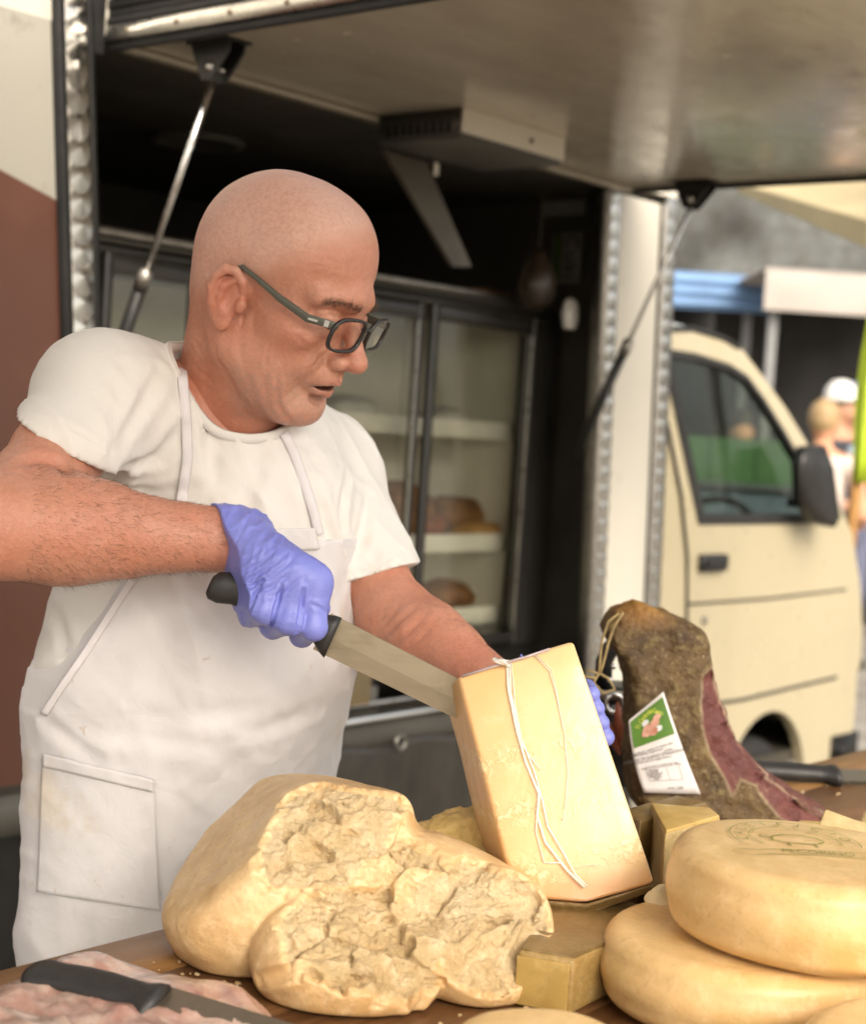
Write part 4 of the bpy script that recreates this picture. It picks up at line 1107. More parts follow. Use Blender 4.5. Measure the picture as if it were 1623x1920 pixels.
crease(gf, [(583, 1132), (600, 1140), (612, 1150)], .0014, .0016, 1.42, 1.62, 5)
cuff_o = PA(408, 1008, 1.54); cn = dg_+np.array([.0, 0, .22]); cn /= np.linalg.norm(cn)
gf.all(lambda p: -d_plane(p, cuff_o, cn)+.0012*np.sin(p[2]*160+0*p[0]+0*p[1])+0*p[1], 'clip')
gf.cone(wrR-dg_*.06, wrR+dg_*.012, .0315, .0315, .001, 'cut')
gv, gq_ = gf.mesh(1); mesh_obj('glove', to_man(gv), gq_, M_glove, man, True)
# left hand, behind the block
g2 = Field(PA(930, 1430, 1.50)-np.array([.02, .05, .02]), PA(1150, 1180, 1.68)+np.array([.02, .02, .02]), .0022)
pc = PA(1020, 1320, 1.60)
g2.cone(wrL, pc, .029, .030, .012); g2.ell(pc, (.046, .018, .042), .012)
for k in range(4):
    a = PA(1055+6*k, 1285+24*k, 1.595); b = PA(1098+9*k, 1292+27*k, 1.590); c = PA(1108+9*k, 1302+27*k, 1.555)
    g2.chain([a, b, c], [.0105, .0098, .0088], .003)
g2.chain([PA(985, 1290, 1.60), PA(960, 1240, 1.585), PA(955, 1225, 1.575)], [.014, .011, .0095], .005)
g2.all(lambda p: d_plane(p, wrL+(pc-wrL)*.1, wrL-pc)+0*p[0]+0*p[1]+0*p[2], 'clip')
v_, q_ = g2.mesh(1); mesh_obj('glove', to_man(v_), q_, M_glove, man, True)
# ------------------------------------------------------------------ eyebrows
M_brow = simple('grey_brown_hair', (.10, .07, .05), .6, var=.4, vscale=300)
bm = bmesh.new(); rnd = random.Random(5)
def H_(p): return tuple(to_man(h2w(p)))
def nearest_out(p, F_, d, n=60, step=.0008):
    p = np.array(p, float)
    for _ in range(n):
        if sample(F_, p) > 0: break
        p = p+np.array(d)*step
    return p
def b_hair(bm, p, d, L, r=.00022):
    p = Vector(p); d = Vector(d).normalized(); a = d.orthogonal().normalized()*r; b = d.cross(a)
    v = [bm.verts.new(p+a), bm.verts.new(p-a*.5+b*.87), bm.verts.new(p-a*.5-b*.87), bm.verts.new(p+d*L)]
    for i in range(3): bm.faces.new((v[i], v[(i+1) % 3], v[3]))
for s in (-1, 1):
    for i in range(420):
        t = rnd.random(); y = .012+.038*t; z = .0235+.0065*math.sin(t*2.4)-.003*t+rnd.gauss(0, .0026)
        p = nearest_out((.085-.016*t, y*s, z), hf, (.8, .3*s*t, 0))
        b_hair(bm, to_man(h2w(p)), HM @ np.array([.3+.2*rnd.random(), s*(.35+.5*t+.3*rnd.random()), rnd.uniform(.0, .8)-.6*t]), rnd.uniform(.004, .009), .00018)
bm_obj('eyebrows', bm, M_brow, man)['kind'] = 'stuff'
# lash line along each lowered lid
for s in (-1, 1):
    lp = []
    for t in np.linspace(0, 1, 14):
        y = .020+.029*t; z = .0005-.0035*math.sin(PI*t)+.002*t
        lp.append(nearest_out((.080-.012*max(0, t-.5), y*s, z), hf, (.9, .25*s*(t-.3), 0))+np.array([.0004, 0, 0]))
    tube('eyelashes', [H_(p) for p in lp], [.0003]+[.0009]*12+[.0003], M_brow, man, 6)
# arm hair
bm = bmesh.new(); M_hair = simple('arm_hair', (.11, .062, .032), .5, var=.3, vscale=200)
nrm = normals_of(av, aq); ids = np.arange(len(av)); rr = np.random.RandomState(3)
tR = ((av-elR)@(wrR-elR))/((wrR-elR)@(wrR-elR)); tL = ((av-elL)@(wrL-elL))/((wrL-elL)@(wrL-elL))
dRl = np.linalg.norm(av-(elR+np.clip(tR, 0, 1)[:, None]*(wrR-elR)), axis=1); dLl = np.linalg.norm(av-(elL+np.clip(tL, 0, 1)[:, None]*(wrL-elL)), axis=1)
selR = ids[(tR > .12) & (tR < .97) & (dRl < .06) & (nrm[:, 1] < .5)]; selL = ids[(tL > .25) & (tL < .97) & (dLl < .06)]
for sel, n_, ax_ in ((selR, 2600, wrR-elR), (selL, 1000, wrL-elL)):
    ax_ = ax_/np.linalg.norm(ax_)
    for i in rr.choice(sel, n_):
        d = ax_*.9+nrm[i]*rr.uniform(.15, .7)+rr.normal(0, .35, 3)+np.array([0, 0, -.25])
        b_hair(bm, to_man(av[i]), d, rr.uniform(.004, .010), .00011)
bm_obj('arm_hair', bm, M_hair, man)['kind'] = 'stuff'
# ------------------------------------------------------------------ glasses
M_gl = simple('dark_glasses_frame', (.018, .017, .015), .3, var=.2, spec=.6)
M_gl2 = simple('grey_green_temple', (.085, .085, .065), .38, var=.15)
M_lens = glassmat('spectacle_lens', (.97, .97, .96), .9)
GO = np.array([.1195, 0, -.0015]); gt = math.radians(8)          # slid down the nose
def G(y, z, x=0.0): return np.array([GO[0]+x-.35*abs(y)**2*9*.6 - z*-math.tan(gt)*.0 + z*math.tan(gt), GO[1]+y, GO[2]+z])
def rim_pts(s, n=40, a=.0285, b=.0180, e=3.2):
    out = []
    for i in range(n):
        t = 2*PI*i/n; c, sn = math.cos(t), math.sin(t)
        out.append((s*(.0362+a*math.copysign(abs(c)**(2/e), c)), b*math.copysign(abs(sn)**(2/e), sn)))
    return out
def H(p): return tuple(to_man(h2w(p)))
gs = empty('glasses', (0, 0, 0), 0, parent=man)
for s in (-1, 1):
    rp = [H(G(y, z)) for y, z in rim_pts(s)]
    bm = bmesh.new(); n = len(rp); rings = []
    for i in range(n):
        p = Vector(rp[i]); tn = (Vector(rp[(i+1) % n])-Vector(rp[i-1])).normalized(); fw = Vector(tuple(HM @ np.array([1, 0, 0]))); ot = tn.cross(fw).normalized()
        rings.append([bm.verts.new(p+ot*a*.0015+fw*b*.0019) for a, b in ((1, 1), (1, -1), (-1, -1), (-1, 1))])
    for i in range(n):
        for k in range(4): bm.faces.new((rings[i][k], rings[i][(k+1) % 4], rings[(i+1) % n][(k+1) % 4], rings[(i+1) % n][k]))
    bm_obj('rim', bm, M_gl, gs, True)
    c0 = [H(G(y, z, -.0004)) for y, z in rim_pts(s, 40, .0282, .0177)]; mesh_obj('lens', c0, [tuple(range(40))], M_lens, gs)
    hg = np.array([GO[0]-.012, .0645*s, GO[2]+.008])
    tp = [G(.060*s, .009), hg+np.array([.0015, 0, .001]), np.array([.085, .0735*s, .006]), np.array([.050, .0775*s, .0145]), np.array([.018, .0790*s, .0250]), np.array([-.002, .0785*s, .0300]), np.array([-.018, .0765*s, .0200]), np.array([-.026, .0740*s, .006])]
    bm = bmesh.new(); rings = []
    hh = [.0030, .0040, .0042, .0036, .0026, .0022, .0022, .0018]
    for i, p in enumerate(tp):
        rings.append([bm.verts.new(H(p+np.array([0, a*.0013, b*hh[i]]))) for a, b in ((1, 1), (1, -1), (-1, -1), (-1, 1))])
    for i in range(len(tp)-1):
        for k in range(4): bm.faces.new((rings[i][k], rings[i][(k+1) % 4], rings[i+1][(k+1) % 4], rings[i+1][k]))
    bm.faces.new(rings[0]); bm.faces.new(rings[-1][::-1])
    tm = bm_obj('temple', bm, M_gl2, gs, True, .0006, 1)
    for f0_, f1_, hh_ in ((.08, .28, .0034), (.55, .95, .0012)):
        a = tp[1]*(1-f0_)+tp[2]*f0_; b = tp[1]*(1-f1_)+tp[2]*f1_; bm = bmesh.new(); vs = []
        for p in (a, b):
            for dy in (0.0006, .0019):
                for dz in (-hh_, hh_): vs.append(bm.verts.new(H(p+np.array([0, dy*s, dz]))))
        for f in ((0, 1, 3, 2), (4, 6, 7, 5), (0, 4, 5, 1), (2, 3, 7, 6), (0, 2, 6, 4), (1, 5, 7, 3)): bm.faces.new([vs[i] for i in f])
        bm_obj('metal_inlay', bm, M_chrome, tm)
bm = bmesh.new(); b_tube(bm, [H(G(-.0085, .006)), H(G(0, .0085, .001)), H(G(.0085, .006))], .0019, 8); bm_obj('bridge', bm, M_gl, gs, True)
# ================================================================== KNIVES, CHEESES, HAM
TZ = 1.0
def cheese_mat(name, c1, c2, spot=None, rough=.45, coat=0.0, bumps=((60, .25, .003),), sss=.05, crackle=0.0, spots=0.0, wrinkle=0.0, bloom=.35):
    t = NT(name); n1 = t.noise(10, 8, .68, None, .5); n2 = t.noise(48, 6, .66); n3 = t.noise(3.6, 4, .6); n4 = t.noise(150, 4, .65)
    base = t.mix(t.fr(n1, .36, .64), c1, c2)
    if spot: base = t.mix(t.fr(n3, .44, .66, 0, .85), base, spot)
    base = t.mix(t.fr(n2, .50, .70, 0, bloom), base, tuple(min(1, x*1.12+.06) for x in c2))
    base = t.mix(t.fr(n4, .56, .72, 0, .40), base, tuple(x*.62 for x in c1))
    base = t.mix(t.fr(t.noise(23, 5, .7, None, 1.0), .60, .72, 0, .35), base, tuple(x*.72 for x in c1))
    if spots:
        v = t.voro(19); base = t.mix(t.fr(v, .03, .08, spots, 0), base, tuple(x*.32 for x in c1))
        base = t.mix(t.math('MULTIPLY', t.fr(t.noise(120, 3, .6), .66, .74), spots*.7), base, tuple(x*.5 for x in c1))
    t.color(base)
    t.set(Roughness=t.fr(n2, .3, .7, rough*.7, min(1, rough*1.35)), Subsurface_Weight=sss, Subsurface_Radius=(.010, .006, .003))
    t.b.inputs['Subsurface Scale'].default_value = .3
    t.b.inputs['Coat Weight'].default_value = coat; t.b.inputs['Coat Roughness'].default_value = .18
    prev = None
    for sc_, st, ds in bumps: prev = t.bump(t.noise(sc_, 6, .65), st, ds, prev)
    if wrinkle:
        w_ = t.n('ShaderNodeBump'); w_.inputs['Strength'].default_value = wrinkle; w_.inputs['Distance'].default_value = .004
        t.l(t.noise(14, 5, .6, t.mapped((1, 1, .35), (0, .5, 0)), 2.0), w_.inputs['Height']); t.l(w_.outputs[0], t.b.inputs['Coat Normal'])
    return t.m
M_rind = cheese_mat('pale_waxy_rind', (.60, .385, .18), (.78, .58, .325), (.56, .32, .125), .45, .12, ((18, .35, .006), (70, .45, .003), (200, .4, .0015)), bloom=.5)
M_face = cheese_mat('broken_cheese_face', (.69, .50, .265), (.84, .67, .42), (.60, .40, .18), .65, 0, ((60, .5, .004), (190, 1.0, .004), (420, .9, .002)), bloom=.6)
M_wheel = cheese_mat('smooth_cheese_rind', (.65, .43, .185), (.78, .57, .30), (.59, .34, .115), .42, .12, ((9, .22, .007), (45, .22, .003), (160, .30, .0015)), .07, 0, .4)
M_cut = cheese_mat('cut_cheese_paste', (.48, .345, .145), (.62, .475, .235), (.42, .28, .10), .5, .2, ((22, .4, .005), (90, .6, .003), (240, .5, .0015)), .05, 0, .5, .3)
M_cutdark = cheese_mat('olive_cheese_side', (.33, .205, .065), (.46, .32, .125), (.25, .15, .042), .45, .2, ((22, .45, .006), (90, .6, .003), (240, .5, .0015)), .04, 0, .6, .3)
M_dkrind = cheese_mat('brown_wrapped_rind', (.17, .105, .035), (.30, .19, .065), (.115, .07, .022), .4, .3, ((22, .5, .006), (90, .6, .003)), .03, 0, .3, .4)
def split_mesh(name, v, f, masks_mats, parent, org):
    for nm, msk, mt in masks_mats:
        ff = f[msk]; u, inv = np.unique(ff, return_inverse=True)
        mesh_obj(nm, v[u]-org, inv.reshape(ff.shape), mt, parent, True)
# ------------------------------------------------------------------ the big broken cheese
bo = np.array([*PZ(680, 1800, TZ)[:2], TZ])
cheese = empty('broken_cheese', tuple(bo), 0, 'big pale cheese broken open with craggy crumbling face and waxy rind', 'cheese')
cf = Field((-.27, 1.12, .985), (.13, 1.58, 1.20), .0019)
def lump(px, py, D, r, k, R=None): cf.ell(PA(px, py, D), r, k, R)
lump(512, 1650, 1.385, (.095, .085, .105), 0, rotm(0, .5, 0))
lump(452, 1700, 1.360, (.060, .060, .060), .02)
lump(560, 1560, 1.425, (.095, .075, .115), .03, rotm(0, .6, 0))
N1, N2, F1 = PA(336, 1690, 1.345), PA(545, 1588, 1.282), PA(440, 1520, 1.445)
pn = np.cross(N2-N1, F1-N1); pn /= np.linalg.norm(pn); pn = pn if pn[2] > 0 else -pn
cf.all(lambda p: d_plane(p, N1, pn), 'clip', .014)
cf.all(lambda p: d_plane(p, PA(600, 1462, 1.42), (.10, .15, .95)), 'clip', .02)
cf.all(lambda p: .0012*fbm(*p, 30, 3, 4)+.0016*fbm(*p, 9, 2, 24), 'disp')
lump(655, 1800, 1.300, (.082, .066, .060), .003)
lump(897, 1768, 1.335, (.060, .066, .064), .005)
lump(945, 1745, 1.360, (.042, .055, .052), .012)
lump(740, 1685, 1.410, (.110, .085, .062), .012)
lump(672, 1585, 1.425, (.055, .06, .045), .010)
lump(868, 1725, 1.395, (.080, .075, .055), .010)
cf.all(lambda p: .0018*fbm(*p, 26, 3, 4), 'disp')
# cleft between the lumps
crease(cf, [(648, 1758), (600, 1790), (540, 1822), (490, 1836)], .008, .005, 1.1, 1.6)
crease(cf, [(830, 1800), (815, 1840), (790, 1880), (770, 1905)], .008, .005, 1.1, 1.6)
A_, B_, C_ = PA(655, 1800, 1.262), PA(1008, 1715, 1.350), PA(590, 1462, 1.405)
fn_ = np.cross(B_-A_, C_-A_); fn_ /= np.linalg.norm(fn_)
if fn_[2] < 0: fn_ = -fn_
fo_ = (A_+B_+C_)/3
e1 = (B_-A_)/np.linalg.norm(B_-A_); e2 = np.cross(fn_, e1)
rs_ = np.random.RandomState(11); NS = 190; seeds = rs_.uniform(-.2, .2, (NS, 2)); offs = rs_.uniform(-.0065, .0065, NS); tilt = rs_.normal(0, .17, (NS, 2))
def broken(p):
    h = d_plane(p, fo_, fn_)
    I = np.nonzero(np.abs(h) < .035); g = [np.broadcast_to(p[i], h.shape)[I] for i in range(3)]
    hh = h[I]; u = sum((g[i]-fo_[i])*e1[i] for i in range(3)); v = sum((g[i]-fo_[i])*e2[i] for i in range(3))
    w1 = .005*fbm(g[0], g[1], g[2], 90, 3, 3); w2 = .005*fbm(g[0], g[1], g[2], 90, 3, 7)
    u2 = u+w1; v2 = v+w2
    b1 = np.full(u.shape, 9., np.float32); b2 = b1.copy(); o = np.zeros_like(b1)
    for k in range(NS):
        du = u2-seeds[k, 0]; dv = (v2-seeds[k, 1])*1.25; d = du*du+dv*dv; n_ = d < b1
        b2 = np.where(n_, b1, np.minimum(b2, d)); o = np.where(n_, offs[k]+du*tilt[k, 0]+dv*tilt[k, 1], o); b1 = np.where(n_, d, b1)
    crack = np.exp(-((np.sqrt(b2)-np.sqrt(b1))/.0028)**2)*.0055*np.clip(vnoise(g[0], g[1], g[2], 22, 21)*1.6+.25, 0, 1)
    bowl = -.012*np.exp(-((u/.07)**2+((v)/.05)**2))
    r = hh-(o+bowl)+crack+.0055*fbm(g[0], g[1], g[2], 17, 2, 2)+.0022*vnoise(g[0], g[1], g[2], 150, 32)+.0022*vnoise(g[0], g[1], g[2], 320, 12)
    h = np.array(h); h[I] = r; return h
full_ = cf.D.copy()
cf.all(broken, 'clip', .0015)
cf.all(lambda p: -(p[2]-TZ-.001)+0*p[0]+0*p[1], 'clip', .004)
v_, f_ = cf.mesh(0)
dd = np.array([0]); q = (v_-cf.lo)/cf.h; fi = np.clip(q.round().astype(int), 0, cf.n-1); inside = full_[fi[:, 0], fi[:, 1], fi[:, 2]]
fm = (inside[f_].mean(1) < -.0055)
split_mesh('x', v_, f_, (('rind', ~fm, M_rind), ('broken_face', fm, M_face)), cheese, bo)
# loose flakes resting on the face
def flake(px, py, D, size, seed, parent=None, mat=None, name='flake', flat=.35):
    rnd = np.random.RandomState(seed); c = PA(px, py, D)
    bm = bmesh.new(); bmesh.ops.create_icosphere(bm, subdivisions=2, radius=1.0)
    R = rotm(*rnd.uniform(-.5, .5, 3))
    for v in bm.verts:
        q = np.array(v.co); q = np.clip(q, -.72, .72)*(1+.22*rnd.normal()); q = R @ (q*np.array([1, .8, flat])*size); v.co = Vector(q)
    if parent is None: return bm, c
    return bm_obj(name, bm, mat, parent, False, loc=tuple(c-np.array(parent.location)))
# ------------------------------------------------------------------ generic prisms from corner points
def hexa(name, front, back, mat, parent, org, bevel=.004, sub=0, disp=0.0, seed=1, segs=3):
    """front / back: corner loops (same order)"""
    bm = bmesh.new(); a = [bm.verts.new(Vector(np.asarray(p)-org)) for p in front]; b = [bm.verts.new(Vector(np.asarray(p)-org)) for p in back]
    n = len(a); bm.faces.new(a); bm.faces.new(b[::-1])
    for i in range(n): bm.faces.new((a[i], b[i], b[(i+1) % n], a[(i+1) % n]))
    bmesh.ops.recalc_face_normals(bm, faces=bm.faces[:])
    if bevel: bmesh.ops.bevel(bm, geom=bm.edges[:], offset=bevel, segments=segs, affect='EDGES', profile=.5)
    if sub:
        bmesh.ops.triangulate(bm, faces=[f for f in bm.faces if len(f.verts) > 4])
        bmesh.ops.subdivide_edges(bm, edges=bm.edges[:], cuts=sub, use_grid_fill=True)
        bm.normal_update(); co = np.array([v.co for v in bm.verts])+org
        d = disp*fbm(co[:, 0], co[:, 1], co[:, 2], 40, 3, seed)
        for v, x in zip(bm.verts, d): v.co += v.normal*float(x)
    return bm_obj(name, bm, mat, parent, True)
# --- the block he cuts
c_ = [PA(858, 1268, 1.478), PA(1076, 1200, 1.478), PA(1228, 1655, 1.418), PA(1100, 1692, 1.410), PA(966, 1682, 1.414)]
bk_ = np.array([-.013, .076, -.026])
o_ = (c_[2]+c_[4])/2; blk = empty('wrapped_cheese_block', tuple(o_), 0, 'tall film-wrapped hard cheese block held upright under the knife', 'cheese')
def block_mat():
    t = NT('wrapped_hard_cheese'); n1 = t.noise(7, 5, .6); n2 = t.noise(45, 5, .6); n3 = t.noise(95, 4, .65, None, .6)
    x, y, z = t.sep(t.tc())
    zz = t.math('ADD', t.math('ADD', z, t.math('MULTIPLY', x, -.30)), t.math('MULTIPLY', t.math('SUBTRACT', t.noise(11, 3), .5), .035))
    band = t.math('POWER', t.math('ABSOLUTE', t.math('SINE', t.math('MULTIPLY', zz, 62.0))), 3.0)          # rows of rind marks
    top = t.fr(zz, .150, .175, 1, 0)
    msk = t.math('MULTIPLY', t.math('MULTIPLY', band, top), t.fr(n3, .46, .62))
    base = t.mix(t.fr(n1, .32, .68), (.79, .51, .24), (.87, .66, .38)); base = t.mix(t.fr(n2, .5, .75, 0, .25), base, (.88, .66, .38))
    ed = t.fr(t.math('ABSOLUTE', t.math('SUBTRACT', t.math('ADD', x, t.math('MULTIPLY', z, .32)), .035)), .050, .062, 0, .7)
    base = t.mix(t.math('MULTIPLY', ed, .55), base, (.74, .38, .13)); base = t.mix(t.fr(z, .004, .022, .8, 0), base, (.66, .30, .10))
    base = t.mix(t.math('MULTIPLY', t.fr(t.noise(5, 3), .52, .64, 0, .5), t.fr(z, .06, .12, 1, 0)), base, (.66, .47, .40))
    base = t.mix(t.math('MULTIPLY', msk, .8), base, (.90, .72, .42)); base = t.mix(t.math('MULTIPLY', t.math('MULTIPLY', band, top), t.fr(t.noise(160, 3, .6), .62, .72, 0, .35)), base, (.62, .36, .13))
    t.color(base); t.set(Roughness=t.fr(n2, .3, .7, .42, .6), Subsurface_Weight=.10, Subsurface_Radius=(.010, .006, .003)); t.b.inputs['Subsurface Scale'].default_value = .5
    t.b.inputs['Coat Weight'].default_value = .45; t.b.inputs['Coat Roughness'].default_value = .1
    pv = t.bump(msk, .5, .0025); t.bump(t.noise(160, 4), .2, .0012, pv)
    w_ = t.n('ShaderNodeBump'); w_.inputs['Strength'].default_value = .6; w_.inputs['Distance'].default_value = .004
    t.l(t.noise(16, 5, .6, t.mapped((1, 1, .3), (0, .35, 0)), 2.0), w_.inputs['Height']); t.l(w_.outputs[0], t.b.inputs['Coat Normal'])
    return t.m
M_block = block_mat()
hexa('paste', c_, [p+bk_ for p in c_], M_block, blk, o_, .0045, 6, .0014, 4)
dn = np.array([.008, .004, -.017])
rb = [c_[4]+np.array([.002, -.0005, -.0005]), c_[3]+np.array([0, -.0008, -.0005]), c_[2]+np.array([-.002, -.0005, -.0005])]
hexa('rind_strip', [rb[0]+(-.001, -.001, 0), rb[1]+(0, -.0012, 0), rb[2]+(.001, -.001, 0), rb[2]+np.array([-.004, .003, -.010]), rb[1]+np.array([0, .003, -.0125]), rb[0]+np.array([.008, .004, -.0125])],
     [rb[0]+bk_*.9, rb[1]+bk_*.9, rb[2]+bk_*.9, rb[2]+bk_*.9+np.array([-.004, 0, -.006]), rb[1]+bk_*.9+np.array([0, 0, -.010]), rb[0]+bk_*.9+np.array([.01, 0, -.009])], M_dkrind, blk, o_, .002, 2, .0006)
fpl = np.cross(c_[1]-c_[0], c_[4]-c_[0]); fpl /= np.linalg.norm(fpl)
if fpl[1] > 0: fpl = -fpl
def on_block(px, py, off=.0015):
    r = ray(px, py); k = ((c_[0]-CAM)@fpl)/(r@fpl); return CAM+r*k+fpl*off
M_str = simple('white_string', (.86, .80, .68), .6, var=.08, vscale=200)
M_film = glassmat('cling_film', (.98, .97, .95), .8, .12)
for k, (pts, r_) in enumerate((([(950, 1238), (952, 1290), (968, 1370), (985, 1430), (1010, 1490), (1006, 1530), (1022, 1580), (1062, 1632), (1095, 1664)], .0022), ([(955, 1238), (957, 1300), (975, 1380), (1002, 1450), (1016, 1500), (1026, 1550), (1056, 1600), (1078, 1640), (1100, 1662)], .0015),
        ([(958, 1240), (965, 1320), (980, 1400), (1012, 1445)], .0010), ([(1008, 1490), (1004, 1560), (1020, 1618), (1050, 1618)], .0011), ([(1000, 1228), (1030, 1258), (1042, 1300), (1058, 1380), (1064, 1450), (1060, 1505), (1054, 1540)], .0010), ([(1003, 1226), (1034, 1256), (1050, 1330)], .0007), ([(1058, 1375), (1086, 1422)], .0006), ([(1062, 1632), (1110, 1620), (1128, 1626)], .0007))):
    tube('string', [tuple(on_block(*q)-o_) for q in pts], r_*.75, M_str, blk, 6, flat=.6)
bm, cc = flake(938, 1240, 1.474, .010, 3); bm_obj('film_knot', bm, simple('bunched_film', (.80, .76, .70), .25, var=.1, coat=.6), blk, False, loc=tuple(cc-o_))
tube('string', [tuple(PA(*q)-o_) for q in ((866, 1268, 1.476), (905, 1256, 1.476), (940, 1245, 1.474), (985, 1232, 1.474), (1030, 1217, 1.476))], .0014, simple('violet_film_edge', (.45, .36, .36), .2, var=.1, coat=.5), blk, 6)
# --- block lying in front, under it
def PT(px, py, z): return np.asarray(PZ(px, py, z))
zt5 = 1.047
t5 = [PT(972, 1782, zt5), PT(1076, 1800, zt5), PT(1262, 1712, zt5), PT(1130, 1682, zt5), PT(1030, 1694, zt5)]
o5 = np.array([*np.mean(t5, 0)[:2], TZ]); b5 = empty('cheese_block', tuple(o5), 0, 'low brown-topped wrapped cheese block lying under the upright block', 'cheese')
def slab(parent, org, top, z0, mats, bevel=.004, sub=4, disp=.0012, seed=2, grow=1.0):
    top = [np.asarray(p, float) for p in top]; c = np.mean(top, 0)
    bot = [np.array([*(c+(p-c)*grow)[:2], z0]) for p in top]
    hexa('paste', top, bot, mats[0], parent, org, bevel, sub, disp, seed)
    return top, bot
slab(b5, o5, t5, TZ+.001, (M_cutdark,), .003)
tt = [p*1.0 for p in t5]; ctr = np.mean(tt, 0)
hexa('rind', [ctr+(p-ctr)*.965+np.array([0, 0, .0022]) for p in tt], [ctr+(p-ctr)*.965-np.array([0, 0, .004]) for p in tt], M_dkrind, b5, o5, .0015, 3, .0012, 8)
le = [t5[0]+(-.0012, -.0012, -.004), t5[1]+(-.004, -.0014, -.004), np.array([t5[1][0]-.004, t5[1][1]-.0014, TZ+.003]), np.array([t5[0][0]-.0012, t5[0][1]-.0012, TZ+.003])]
hexa('rind', le, [p+np.array([.001, .003, 0]) for p in le], cheese_mat('ochre_rind', (.42, .27, .075), (.55, .38, .12), (.30, .18, .05), .45, .3, ((30, .3, .004),)), b5, o5, .0006, 3, .0006)
# --- wedge right of the upright block
def wedge(name, lab, top_px, ztops, mats, depth_z0=TZ, sub=4, grow=1.0, bevel=.003, disp=.0012, seed=3, cap=None):
    top = [PT(x, y, z) for (x, y), z in zip(top_px, ztops)]
    og = np.array([*np.mean(top, 0)[:2], depth_z0]); e = empty(name, tuple(og), 0, lab, 'cheese')
    slab(e, og, top, depth_z0+.001, mats, bevel, sub, disp, seed, grow)
    if cap:
        c = np.mean(top, 0); hexa('rind', [c+(p-c)*.97+np.array([0, 0, .0018]) for p in top], [c+(p-c)*.97-np.array([0, 0, .003]) for p in top], cap, e, og, .0012, 3, .0008, 5)
    return e
M_yrind = cheese_mat('yellow_rind', (.58, .37, .10), (.70, .50, .19), (.50, .29, .07), .42, .25, ((25, .25, .004), (100, .2, .0015)))
wedge('cheese_wedge', 'upright cheese wedge with speckled pale cut side and yellow top', [(1218, 1508), (1247, 1562), (1350, 1532), (1330, 1516)], [1.102]*4, (M_cut,), sub=4, cap=M_yrind)
wedge('cheese_wedge', 'brown film-wrapped wedge half hidden behind the speckled wedge', [(1158, 1520), (1200, 1538), (1326, 1504), (1268, 1490)], [1.095]*4, (M_dkrind,), sub=3)
wedge('cheese_wedge', 'tall pointed cheese wedge on the right behind the stamped wheel', [(1520, 1578), (1660, 1640), (1680, 1560), (1546, 1516)], [1.075, 1.06, 1.07, 1.098], (M_cut,), sub=4, disp=.0022)
wedge('cheese_wedge', 'small yellow cheese wedge tucked beside the tall pointed wedge', [(1472, 1570), (1520, 1578), (1545, 1540), (1496, 1536)], [1.064, 1.064, 1.072, 1.072], (M_yrind,), sub=3)
wedge('cheese_piece', 'tiny crumb of cheese lying on the board at the right edge', [(1612, 1540), (1640, 1545), (1640, 1520), (1618, 1518)], [1.02]*4, (M_cut,), sub=3, disp=.003)
# --- crumbly chunk between the broken cheese and the block
def rough_lump(name, lab, px, py, D, rad, mat, seed, amp=.006, R=None, h=.0022, extra=(), floor=TZ+.001):
    c = PA(px, py, D); m = max(rad)+.02; og = np.array([c[0], c[1], floor])
    F_ = Field(c-m, c+m, h); F_.ell(c, rad, 0, R)
    for (x, y, d, r2) in extra: F_.ell(PA(x, y, d), r2, .004)
    F_.all(lambda p: amp*fbm(*p, 45, 3, seed)+amp*.5*np.abs(vnoise(*p, 95, seed+3))+amp*.25*vnoise(*p, 220, seed+5), 'disp')
    F_.all(lambda p: -(p[2]-floor)+0*p[0]+0*p[1], 'clip', .002)
    v, f = F_.mesh(0); o = mesh_obj(name, v-og, f, mat, None, True, loc=tuple(og)); tag(o, lab, 'cheese'); return o
M_crumb = cheese_mat('crumbly_cheese', (.50, .35, .12), (.63, .46, .20), (.36, .24, .07), .6, 0, ((50, .6, .004), (160, .6, .002)))
rough_lump('cheese_chunk', 'crumbly olive-yellow cheese chunk wedged behind the broken cheese', 880, 1630, 1.53, (.070, .045, .060), M_crumb, 3, .007, extra=((820, 1600, 1.54, (.03, .03, .035)), (925, 1590, 1.53, (.03, .03, .03))))
rough_lump('cheese_crumb', 'small white crumb pile beside the upright wedge', 1236, 1693, 1.40, (.014, .012, .018), cheese_mat('white_crumb', (.72, .60, .36), (.82, .72, .48), None, .6), 5, .004, h=.0016, floor=1.062)
